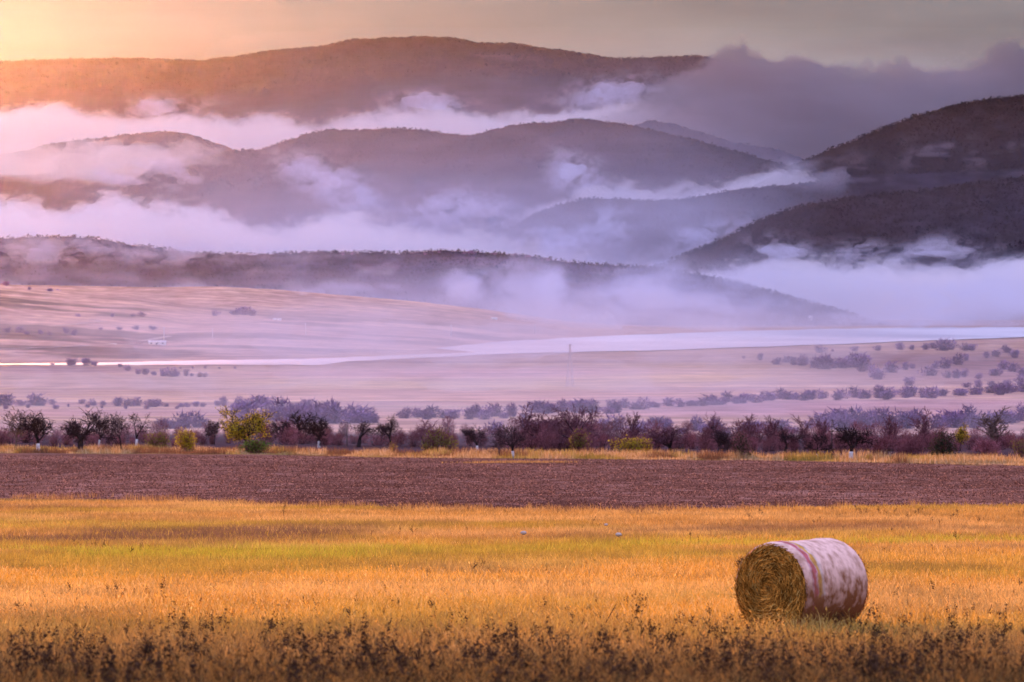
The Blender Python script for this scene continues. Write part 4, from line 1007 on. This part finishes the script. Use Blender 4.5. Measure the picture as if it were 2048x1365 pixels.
def scatter(n, u0, u1, v0, v1, h0, h1, label, group, lump=60, thr=0.52, seed=0, wr=1.2):
    i = 0; tries = 0
    while i < n and tries < 4000:
        tries += 1
        u = rng.uniform(u0, u1); v = rng.uniform(v0, v1)
        if float(fbm(np.array(u / lump), np.array(v / 14), 2, 500 + seed)) < thr: continue
        weed(u, v, rng.uniform(h0, h1), label, group, wr=wr); i += 1
scatter(60, 1480, 2060, 1026, 1052, 8, 17, 'small dark weed in the band along the ploughed field above the bale', 'weeds along the ploughed field', seed=1)
scatter(12, 1000, 1480, 1026, 1060, 8, 15, 'small dark weed in the upper meadow between middle and bale', 'weeds in the upper meadow', seed=2)
scatter(16, 1340, 2050, 1068, 1112, 9, 17, 'small dark weed in the grass level with the top of the bale', 'weeds level with the bale top', seed=3)
scatter(12, 140, 210, 1094, 1106, 9, 15, 'small dark weed in the low row along the green streak at left', 'weeds in the green streak row', thr=0.2, seed=4)
scatter(26, 720, 1240, 1128, 1162, 10, 18, 'low rust brown weed in the middle of the golden grass', 'rust weeds in the golden grass', seed=5)
scatter(18, 1850, 2050, 1160, 1215, 10, 20, 'low brown weed in the golden grass right of the bale', 'brown weeds right of the bale', seed=6)
scatter(52, -10, 700, 1195, 1320, 12, 32, 'dark weed in the dense brown patch of the lower left meadow', 'weeds of the lower left', seed=7)
scatter(36, 700, 1450, 1220, 1350, 14, 34, 'dark weed low in the foreground grass below the middle', 'weeds of the lower middle', seed=8)
scatter(34, 1480, 2060, 1240, 1350, 14, 34, 'dark weed in the foreground grass below the bale', 'weeds of the lower right', seed=9)
# the nearest, closest grown weeds: past counting, one mass
def weed_mass():
    g = np.random.default_rng(77); n = 3600; vs_, fs_ = [], []; off = 0
    protos = []
    for w in WP:
        me = [np.array([q.co[:] for q in ch.data.vertices]) for ch in w.children if ch.name.startswith('seed')][0]
        protos.append(me)
    allv = []
    vv = g.uniform(1190, 1440, n); uu = g.uniform(-520, 2570, n)
    keep = fbm(uu / 60, vv / 26, 3, 91) > 0.585 - 0.0009 * np.maximum(vv - 1215, 0)
    keep &= g.random(n) < 0.15 + 0.7 * sm(1200, 1365, vv)
    tab_v = np.linspace(1185, 1445, 60); tab_d = [depth_at(1024, q) for q in tab_v]
    for u, v in zip(uu[keep], vv[keep]):
        d = float(np.interp(v, tab_v, tab_d)); x = (u - 1024) / F * d
        p = protos[g.integers(0, 6)]; a = g.uniform(0, 6.28); k = g.uniform(0.2, 0.5) * (0.85 + 0.35 * float(v > 1290))
        q = np.stack([p[:, 0] * math.cos(a) - p[:, 1] * math.sin(a), p[:, 0] * math.sin(a) + p[:, 1] * math.cos(a), p[:, 2]], 1) * k
        allv.append(q + np.array([x, d, float(ground(x, d)) - 0.02]))
    V = np.concatenate(allv)
    o = mesh('weeds', V, np.arange(len(V)).reshape(-1, 3), M['weed']); tag(o, kind='stuff')
weed_mass()
drop_proto(WP)
st = empty('stick'); m = MB(); p = at(1197, 1270); m.tube(np.array([[0, 0, -0.05], [0.10, 0, 0.16], [0.235, 0.02, 0.40]]), [0.008, 0.007, 0.004], 5)
m.build('stem', M['bark'], st); st.location = p; tag(st, 'thin bare stick leaning to the right in the golden grass', 'stick')

# pale stones in the upper meadow
M['stone'] = noise_mat('pale stone', (0.46, 0.37, 0.29), (0.62, 0.52, 0.42), 9, 0.95)
for (u, v, r, lb) in [(1047, 1079, 0.085, 'pale round stone in the upper meadow, left of the other pale stone'), (1237, 1083, 0.085, 'pale round stone in the upper meadow, nearer the bale'), (1212, 1061, 0.06, 'small flat pale stone above the other two')]:
    g = np.random.default_rng(int(u)); n1, n2 = 12, 8
    th = np.linspace(0, 2 * np.pi, n1, endpoint=False); ph = np.linspace(0.05, np.pi - 0.05, n2)
    P, T = np.meshgrid(ph, th, indexing='ij')
    rr = r * (0.85 + 0.35 * fbm(T * 1.2 + u, P * 1.5, 3, 5))
    vv = np.stack([rr * np.sin(P) * np.cos(T) * 1.35, rr * np.sin(P) * np.sin(T), rr * np.cos(P) * 0.85], -1).reshape(-1, 3)
    ix = np.arange(n1 * n2).reshape(n2, n1); nx = np.roll(ix, -1, 1)
    fa_ = np.stack([ix[:-1], ix[1:], nx[1:], nx[:-1]], -1).reshape(-1, 4)
    o = mesh('stone', vv, [fa_, np.array([ix[0][:]]), np.array([ix[-1][::-1]])], M['stone'], smooth=True)
    pp = at(u, v); o.location = pp + np.array([0, 0, 0.19 + r * 0.4]); tag(o, lb, 'stone', 'pale stones in the meadow')

# ------------------------------------------------------------------ the straw bale
def net_mat():
    m, t, b, out = new_mat('net wrap'); L = t.links
    tc = t.nodes.new('ShaderNodeTexCoord'); sp = t.nodes.new('ShaderNodeSeparateXYZ'); L.new(tc.outputs['Object'], sp.inputs[0])
    nz = t.nodes.new('ShaderNodeTexNoise'); nz.inputs['Scale'].default_value = 9; nz.inputs['Detail'].default_value = 5
    mp = t.nodes.new('ShaderNodeMapping'); mp.inputs['Scale'].default_value = (1, 1, 1); L.new(tc.outputs['Object'], mp.inputs[0]); L.new(mp.outputs[0], nz.inputs['Vector'])
    wob = t.nodes.new('ShaderNodeMath'); wob.operation = 'MULTIPLY_ADD'; wob.inputs[1].default_value = 0.15; L.new(nz.outputs[0], wob.inputs[0]); L.new(sp.outputs['X'], wob.inputs[2])
    rp = t.nodes.new('ShaderNodeValToRGB'); rp.color_ramp.interpolation = 'LINEAR'
    mr = t.nodes.new('ShaderNodeMapRange'); mr.inputs[1].default_value = 0.05; mr.inputs[2].default_value = 0.60; L.new(wob.outputs[0], mr.inputs[0])
    white = (0.90, 0.62, 0.50, 1); pink = (0.66, 0.40, 0.42, 1); red = (0.55, 0.15, 0.16, 1); yel = (0.70, 0.42, 0.10, 1)
    els = rp.color_ramp.elements
    stops = [(0.0, white), (0.22, white), (0.27, pink), (0.33, red), (0.41, red), (0.45, pink), (0.50, yel), (0.56, yel), (0.63, (0.74, 0.62, 0.55, 1)), (0.72, white)]
    els[0].position, els[0].color = stops[0]; els[1].position, els[1].color = stops[-1]
    for p_, c_ in stops[1:-1]:
        e = els.new(p_); e.color = c_
    L.new(mr.outputs[0], rp.inputs[0])
    # straw showing through worn places and mud specks; the brown deepens toward the bottom
    vo = t.nodes.new('ShaderNodeTexNoise'); vo.inputs['Scale'].default_value = 7; vo.inputs['Detail'].default_value = 8
    m2 = t.nodes.new('ShaderNodeMapping'); m2.inputs['Scale'].default_value = (1.6, 1, 1); L.new(tc.outputs['Object'], m2.inputs[0]); L.new(m2.outputs[0], vo.inputs['Vector'])
    wear = t.nodes.new('ShaderNodeMapRange'); wear.inputs[1].default_value = 0.40; wear.inputs[2].default_value = 0.78; wear.inputs[4].default_value = 0.85; L.new(vo.outputs[0], wear.inputs[0])
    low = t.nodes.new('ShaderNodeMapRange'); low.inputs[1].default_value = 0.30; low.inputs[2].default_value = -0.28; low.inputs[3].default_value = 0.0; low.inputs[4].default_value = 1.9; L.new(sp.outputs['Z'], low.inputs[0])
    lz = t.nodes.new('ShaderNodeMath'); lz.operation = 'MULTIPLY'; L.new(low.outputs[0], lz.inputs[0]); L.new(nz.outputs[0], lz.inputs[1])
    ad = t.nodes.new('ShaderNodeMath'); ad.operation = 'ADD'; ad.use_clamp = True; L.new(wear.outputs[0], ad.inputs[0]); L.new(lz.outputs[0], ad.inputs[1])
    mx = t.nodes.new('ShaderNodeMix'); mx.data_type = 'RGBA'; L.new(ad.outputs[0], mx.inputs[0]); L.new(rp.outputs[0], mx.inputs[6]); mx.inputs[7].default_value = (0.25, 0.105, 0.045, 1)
    L.new(mx.outputs[2], b.inputs['Base Color']); b.inputs['Roughness'].default_value = 0.6
    bp = t.nodes.new('ShaderNodeBump'); bp.inputs['Distance'].default_value = 0.02; L.new(vo.outputs[0], bp.inputs['Height']); L.new(bp.outputs[0], b.inputs['Normal'])
    return m
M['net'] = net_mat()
M['straw_core'] = noise_mat('weathered straw', (0.03, 0.017, 0.008), (0.15, 0.08, 0.024), 14, 0.95, bump=0.02)
M['straw'] = noise_mat('straw strands', (0.8, 0.8, 0.8), (1.2, 1.2, 1.2), 5, 0.8, attr='Col')

def bale():
    Rr, L = 0.63, 1.36
    root = empty('straw_bale')
    g = np.random.default_rng(4)
    # net wrapped barrel: local X runs from the near end to the far end
    na, nl = 96, 40
    xs_ = np.linspace(0, L, nl); th = np.linspace(0, 2 * np.pi, na, endpoint=False)
    XX, TT = np.meshgrid(xs_, th, indexing='ij')
    edge = np.minimum(XX, L - XX)
    rr = Rr - 0.05 * np.clip(1 - edge / 0.07, 0, 1) ** 2 + 0.022 * (fbm(XX * 3.5, 3 * np.cos(TT) + 7, 4, 3) + fbm(XX * 3.5 + 9, 3 * np.sin(TT) + 7, 4, 4) - 1.0) - 0.012 * np.exp(-((XX - 0.17) / 0.03) ** 2)
    zz = rr * np.sin(TT); zz = np.where(zz < -0.52, -0.52 + (zz + 0.52) * 0.4, zz)     # settled on its belly
    vv = np.stack([XX, rr * np.cos(TT) * 1.01, zz], -1)
    ix = np.arange(nl * na).reshape(nl, na); nx = np.roll(ix, -1, 1)
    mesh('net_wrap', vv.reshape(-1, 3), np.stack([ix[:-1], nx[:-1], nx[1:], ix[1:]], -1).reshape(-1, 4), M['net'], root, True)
    # the two straw ends
    for end, x0 in ((-1, 0.0), (1, L)):
        nr_, R2 = 26, Rr - 0.045
        r_ = np.linspace(0.004, 1, nr_)
        RR, T2 = np.meshgrid(r_, th, indexing='ij')
        rel = 0.018 * np.sin(RR * 26 + T2 + 6 * fbm(np.cos(T2) * 2 + 3, np.sin(T2) * 2 + RR * 3, 3, 5)) * RR + 0.10 * (fbm(RR * 5 * np.cos(T2) + 9, RR * 7 * np.sin(T2), 4, 6) - 0.5)
        bul = 0.05 * (1 - RR ** 2)
        xx = x0 + end * (bul + rel * (1 - 0.6 * RR) - 0.02)
        yy = RR * R2 * np.cos(T2) * 1.01; z2 = RR * R2 * np.sin(T2); z2 = np.where(z2 < -0.52, -0.52 + (z2 + 0.52) * 0.4, z2)
        v2 = np.stack([xx, yy, z2], -1).reshape(-1, 3)
        iy = np.arange(nr_ * na).reshape(nr_, na); ny = np.roll(iy, -1, 1)
        f2 = np.stack([iy[:-1], ny[:-1], ny[1:], iy[1:]], -1).reshape(-1, 4)
        if end > 0: f2 = f2[:, ::-1]
        cap_ = mesh('straw_end', v2, f2, M['straw_core'], root, True)
        # strands wound in a spiral
        n = 5200
        q = np.sqrt(g.random(n)) * 0.99; t0 = g.uniform(0, 2 * np.pi, n); ln = g.uniform(0.04, 0.16, n)
        dth = ln / np.maximum(q * R2, 0.08); dq = g.normal(0, 0.075, n) + 0.02
        P = np.zeros((n, 4, 3)); wv = g.uniform(0.0022, 0.005, n)
        def pt(qq, tt, lift):
            zq = qq * R2 * np.sin(tt); zq = np.where(zq < -0.52, -0.52 + (zq + 0.52) * 0.4, zq)
            return np.stack([x0 + end * (0.05 * (1 - qq ** 2) + lift), qq * R2 * np.cos(tt), zq], -1)
        l0, l1 = g.uniform(-0.02, 0.03, n), g.uniform(-0.02, 0.05, n) + np.where(g.random(n) < 0.12, g.uniform(0, 0.09, n), 0)
        a_ = pt(q, t0, l0); b_ = pt(np.clip(q + dq, 0, 1.04), t0 + dth, l1)
        nrm = np.stack([np.zeros(n), np.cos(t0), np.sin(t0)], -1) * wv[:, None]
        P[:, 0] = a_ - nrm; P[:, 1] = a_ + nrm; P[:, 2] = b_ + nrm; P[:, 3] = b_ - nrm
        c = np.array([0.50, 0.235, 0.04]) * g.uniform(0.25, 1.6, n)[:, None] ** 1.5
        lt = g.random(n) < 0.13; c[lt] = np.array([0.78, 0.50, 0.13]) * g.uniform(0.7, 1.1, lt.sum())[:, None]
        # a lighter pulled-out streak a third of the way up
        k = (np.abs(a_[:, 1] - 0.16) < 0.05) & (np.abs(a_[:, 2] + 0.12) < 0.13) & (g.random(n) < 0.7)
        c[k] = np.array([0.58, 0.36, 0.09]) * g.uniform(0.7, 1.1, k.sum())[:, None]
        mesh('straw_strands', P.reshape(-1, 3), np.arange(n * 4).reshape(-1, 4), M['straw'], cap_, colors=np.clip(np.repeat(c, 4, 0), 0.01, 1))
    # frayed flap at the rim
    n = 60; P = np.zeros((n, 3, 3)); tt = 0.55 + g.normal(0, 0.05, n)
    b0 = np.stack([g.uniform(-0.02, 0.10, n), np.cos(tt) * Rr, np.sin(tt) * Rr], -1)
    o_ = np.stack([g.normal(0, 0.03, n) - 0.02, np.cos(tt) * 0.06 + g.normal(0, 0.03, n), np.sin(tt) * 0.03 + g.normal(0, 0.03, n)], -1)
    P[:, 0] = b0; P[:, 1] = b0 + g.normal(0, 0.012, (n, 3)); P[:, 2] = b0 + o_
    mesh('loose_straw', P.reshape(-1, 3), np.arange(n * 3).reshape(-1, 3), M['weed'], root)
    uc, dc = 1604, 76.4
    x = (uc - 1024) / F * dc; gz = float(ground(x, dc))
    az = R(50)                         # axis leads right and away from the camera
    root.rotation_euler = (R(1.5), 0, az)
    ax = np.array([math.cos(az), math.sin(az)])
    root.location = (x - ax[0] * L / 2, dc - ax[1] * L / 2, gz + 0.60)
    tag(root, 'round straw bale in white net wrap with red and yellow stripes, resting in the meadow', 'straw bale')
bale()

# ------------------------------------------------------------------ poles, pylon, houses, van, tracks, bird
M['concrete'] = noise_mat('pale concrete', (0.5, 0.5, 0.5), (0.68, 0.67, 0.66), 1, 0.9)
M['steel'] = noise_mat('galvanised steel', (0.50, 0.46, 0.52), (0.62, 0.58, 0.64), 1, 0.6)
M['wall'] = noise_mat('white plaster', (0.70, 0.69, 0.66), (0.85, 0.84, 0.80), 0.4, 0.9)
M['roof'] = noise_mat('red roof tiles', (0.22, 0.10, 0.08), (0.34, 0.17, 0.13), 0.6, 0.9)
M['tinroof'] = noise_mat('pale sheet roof', (0.55, 0.55, 0.55), (0.72, 0.71, 0.70), 0.4, 0.6)
M['glass'] = noise_mat('dark window', (0.03, 0.035, 0.04), (0.05, 0.055, 0.06), 1, 0.3)
M['wood'] = noise_mat('weathered pole', (0.08, 0.06, 0.055), (0.14, 0.11, 0.10), 3, 0.9)
M['rubber'] = noise_mat('black rubber', (0.02, 0.02, 0.02), (0.03, 0.03, 0.03), 3, 0.9)
M['track'] = noise_mat('pale gravel track', (0.36, 0.29, 0.26), (0.50, 0.41, 0.36), 0.05, 0.95)

def pole(h, mat, r=0.16):
    root = empty('utility_pole'); a = MB(); a.tube(np.array([[0, 0, -0.5], [0, 0, h * 0.5], [0, 0, h]]), [r * 1.2, r, r * 0.7], 8); a.build('shaft', M[mat], root, True)
    b = MB(); b.box((0, 0, h * 0.95), (h * 0.16, r * 0.9, r * 0.9)); cb = b.build('crossarm', M[mat], root)
    for sx in (-1, 0, 1):
        c = MB(); c.tube(np.array([[sx * h * 0.07, 0, h * 0.95 + r * 0.5], [sx * h * 0.07, 0, h * 0.95 + r * 2.2]]), [r * 0.4, r * 0.25], 6); c.build('insulator', M['concrete'], cb)
    return root
for (u, v, tp, lb) in [(694, 893, 844, 'thin dark wooden utility pole between a painted tree and the V forked tree'), (1664, 905, 838, 'thin dark wooden utility pole left of the big round bare tree')]:
    o = pole(7, 'wood', 0.10); put(o, u, v, hpx=v - tp, h0=7); tag(o, lb, 'utility pole', 'wooden utility poles behind the orchard row')
def stand_far(o, u, v, names, hpx=None, h0=None, rz=0):
    best = None
    for sname in names:
        p = on_hill(S[sname], u, v); e = abs(HZ - p[2] / p[1] * F - v)
        if best is None or e < best[0] - 0.6: best = (e, p)
    p = best[1]; o.location = p; o.rotation_euler = (0, 0, rz)
    if hpx: k = hpx / F * p[1] / h0; o.scale = (k, k, k)
    return p
for (u, v, tp, lb, nm) in [(535, 681, 655, 'white pole across the lake just above the white sheds', ['fields', 'fieldsfront']), (598, 676, 657, 'white pole across the lake right of the white sheds', ['fields', 'fieldsfront']), (720, 671, 648, 'white pole across the lake beside dim shrubs, left of the lake middle', ['fields', 'fieldsfront']),
                       (930, 673, 650, 'white pole above the left tip of the wide lake', ['fields']), (1063, 668, 648, 'white pole above the wide lake left of the village', ['fields']), (1432, 645, 626, 'faint white pole at the foot of the misty hill on the right', ['low']), (700, 574, 566, 'tiny white post on the crest of the far field', ['fields'])]:
    o = pole(10, 'concrete', 0.34); stand_far(o, u, v, nm, v - tp, 10); tag(o, lb, 'pole', 'white poles across the lake')
# lattice pylon on the plain
def pylon(h):
    root = empty('pylon'); legs = []
    wb_, wt_ = h * 0.14, h * 0.018
    def corner(sx, sy, z):
        f = z / h; w = wb_ * (1 - f) ** 1.25 + wt_
        return np.array([sx * w / 2, sy * w / 2, z])
    lv_ = np.concatenate([np.linspace(0, 0.6, 6), np.linspace(0.6, 1, 6)[1:]]) * h
    for sx in (-1, 1):
        for sy in (-1, 1):
            m = MB(); m.tube(np.array([corner(sx, sy, z) for z in lv_]), np.full(len(lv_), h * 0.0038), 4); m.build('leg', M['steel'], root)
    m = MB()
    for z0, z1 in zip(lv_[:-1], lv_[1:]):
        for (a, b) in (((-1, -1), (1, -1)), ((1, -1), (1, 1)), ((1, 1), (-1, 1)), ((-1, 1), (-1, -1))):
            m.tube(np.array([corner(*a, z0), corner(*b, z1)]), [h * 0.0022] * 2, 3); m.tube(np.array([corner(*b, z0), corner(*a, z1)]), [h * 0.0022] * 2, 3)
            m.tube(np.array([corner(*a, z1), corner(*b, z1)]), [h * 0.0022] * 2, 3)
    m.build('bracing', M['steel'], root)
    for z in (0.72, 0.84, 0.95):
        m = MB(); L = h * 0.10
        m.tube(np.array([[-L, 0, z * h], [0, 0, z * h + h * 0.012], [L, 0, z * h]]), [h * 0.003, h * 0.005, h * 0.003], 4); m.build('crossarm', M['steel'], root)
    return root
o = pylon(22); put(o, 1140, 774, hpx=86, h0=22, rz=0.3); tag(o, 'tall steel lattice pylon on the pale plain before the lake', 'pylon')

def house(w, dp, h, roof='roof', gable=0.35, nwin=3):
    root = empty('house'); a = MB(); a.box((0, 0, h / 2 - 0.4), (w, dp, h + 0.8)); a.build('wall', M['wall'], root)
    r = MB(); e = 0.3; zr = h + 0.003; v = np.array([[-w / 2 - e, -dp / 2 - e, zr], [w / 2 + e, -dp / 2 - e, zr], [w / 2 + e, dp / 2 + e, zr], [-w / 2 - e, dp / 2 + e, zr], [-w / 2 - e, 0, zr + dp * gable], [w / 2 + e, 0, zr + dp * gable]])
    r.add(v, [[0, 1, 5, 4], [2, 3, 4, 5], [0, 4, 3], [1, 2, 5], [0, 3, 2, 1]]); r.build('roof', M[roof], root)
    for i in range(nwin):
        x = -w / 2 + w * (i + 0.5) / nwin; b = MB(); b.box((x, -dp / 2 - 0.02, h * 0.55), (w / nwin * 0.35, 0.08, h * 0.35)); b.build('window', M['glass'], root)
    b = MB(); b.box((w * 0.42 - w / 2 * 0.9, -dp / 2 - 0.02, h * 0.33), (0.9, 0.09, h * 0.6)); b.build('door', M['wood'], root)
    return root
for (u, v, wp, rf, h, lb) in [(489, 692, 20, 'tinroof', 4.2, 'white shed on the lake shore, left of two'), (546, 690, 34, 'tinroof', 4.6, 'long white shed on the lake shore, right of two'), (521, 691, 14, 'roof', 2.6, 'low brownish roofed hut between the two white sheds'), (638, 641, 16, 'tinroof', 2.4, 'small pale hut on the slope above the white sheds'), (993, 640, 12, 'tinroof', 2.6, 'lone tiny white house above the left tip of the wide lake')]:
    o = house(10, 6, h, rf); p = stand_far(o, u, v, ['fields', 'fieldsfront']); k = wp / F * p[1] / 10; o.scale = (k, k * 0.8, wp * (0.26 if wp > 15 else 0.36) / F * p[1] / (h + 2.1)); tag(o, lb, 'house')
for i, (u, v, wp, h) in enumerate([(1128, 638, 6, 3), (1140, 637, 6, 3), (1152, 639, 8, 3), (1164, 637, 9, 4.5), (1177, 638, 7, 3), (1189, 638, 8, 4), (1200, 637, 10, 5), (1208, 637, 6, 4), (1575, 641, 8, 4)]):
    o = house(8, 6, h, 'tinroof', 0.3, 2); p = stand_far(o, u, v, ['low']); k = wp / F * p[1] / 8; o.scale = (k, k, 1.15)
    tag(o, 'tiny white house of the village across the lake' if i < 8 else 'lone white house in the mist above the right part of the lake', 'house', 'white village houses across the lake' if i < 8 else None)
def van():
    root = empty('van'); a = MB()
    prof = [(-3.2, 0.5), (2.2, 0.5), (3.0, 0.55), (3.1, 1.2), (2.3, 1.45), (1.7, 2.35), (-3.1, 2.5), (-3.2, 2.3)]
    n = len(prof); v = np.array([[x, y, z] for y in (-1.0, 1.0) for x, z in prof])
    a.add(v, [list(range(n)), list(range(2 * n - 1, n - 1, -1))] + [[i, i + n, (i + 1) % n + n, (i + 1) % n] for i in range(n)])
    a.build('body', M['wall'], root)
    for y in (-1, 1):
        for x in (-2.1, 2.0):
            w = MB(); w.tube(np.array([[x, y * 0.8, 0.42], [x, y * 1.03, 0.42]]), [0.42, 0.42], 12); w.build('wheel', M['rubber'], root)
        b = MB(); b.box((-0.4, y * 1.005, 1.85), (3.8, 0.03, 0.55)); b.build('window', M['glass'], root)
    return root
o = van(); p = stand_far(o, 107, 629, ['fieldsfront', 'fields']); k = 15 / F * p[1] / 6.3; o.scale = (k, k, k); tag(o, 'white van parked on the slope at the upper left of the far fields', 'van')

def track(pts, w, names):
    P = []
    pts = np.array(pts, float); t = np.linspace(0, len(pts) - 1, 40)
    uu = np.interp(t, range(len(pts)), pts[:, 0]); vv = np.interp(t, range(len(pts)), pts[:, 1])
    for u, v in zip(uu, vv):
        best = None
        for sname in names:
            p = on_hill(S[sname], u, v); e = abs(HZ - p[2] / p[1] * F - v)
            if best is None or e < best[0] - 0.6: best = (e, p)
        P.append(best[1] + np.array([0, 0, 0.5]))
    P = np.array(P); P = np.stack([np.convolve(np.pad(P[:, k], 2, mode='edge'), np.ones(5) / 5, 'valid') for k in range(3)], 1)
    tt = np.gradient(P, axis=0); sd = np.stack([-tt[:, 1], tt[:, 0], np.zeros(len(tt))], 1); sd /= np.linalg.norm(sd, axis=1)[:, None] + 1e-9
    V = np.concatenate([P - sd * w / 2, P + sd * w / 2]); n = len(P); i = np.arange(n - 1)
    o = mesh('path', V, np.stack([i, i + 1, i + 1 + n, i + n], -1), M['track']); tag(o, kind='structure')
for pts in ([(-40, 668), (0, 661), (60, 649), (110, 640), (165, 632)], [(444, 684), (462, 676), (478, 668), (494, 662), (470, 659)], [(270, 654), (296, 649), (322, 645), (308, 643)], [(250, 702), (330, 697), (440, 690), (486, 684)], [(570, 684), (640, 679), (700, 676), (760, 674)]):
    track(pts, 9, ['fieldsfront', 'fields'])
# a bird over the middle ridge
br = empty('bird'); b = MB(); b.tube(np.array([[-0.25, 0, 0], [0, 0, 0.02], [0.22, 0, 0.05], [0.30, 0, 0.05]]), [0.02, 0.09, 0.07, 0.02], 8); b.build('body', M['weed'], br, True)
for s_ in (-1, 1):
    w = MB(); w.add([[0.12, s_ * 0.05, 0.04], [-0.1, s_ * 0.05, 0.03], [-0.05, s_ * 0.42, 0.20], [-0.12, s_ * 0.7, 0.14], [0.06, s_ * 0.42, 0.215], [0.12, s_ * 0.05, 0.06], [-0.1, s_ * 0.05, 0.05]], [[0, 1, 2, 4], [2, 3, 4], [5, 4, 2, 6], [0, 4, 5], [1, 6, 2]]); w.build('wing', M['weed'], br)
dB = 4200; br.location = ((1213 - 1024) / F * dB, dB, (HZ - 235) / F * dB); br.rotation_euler = (0, 0, 0.6); br.scale = (1.5,) * 3
tag(br, 'small dark bird flying in front of the fog above the middle ridge', 'bird')

# ------------------------------------------------------------------ haze
hb = MB(); hb.box((0, 8950, 340), (16000, 18100, 820))
hz = hb.build('haze', M['haze']); tag(hz, kind='stuff')
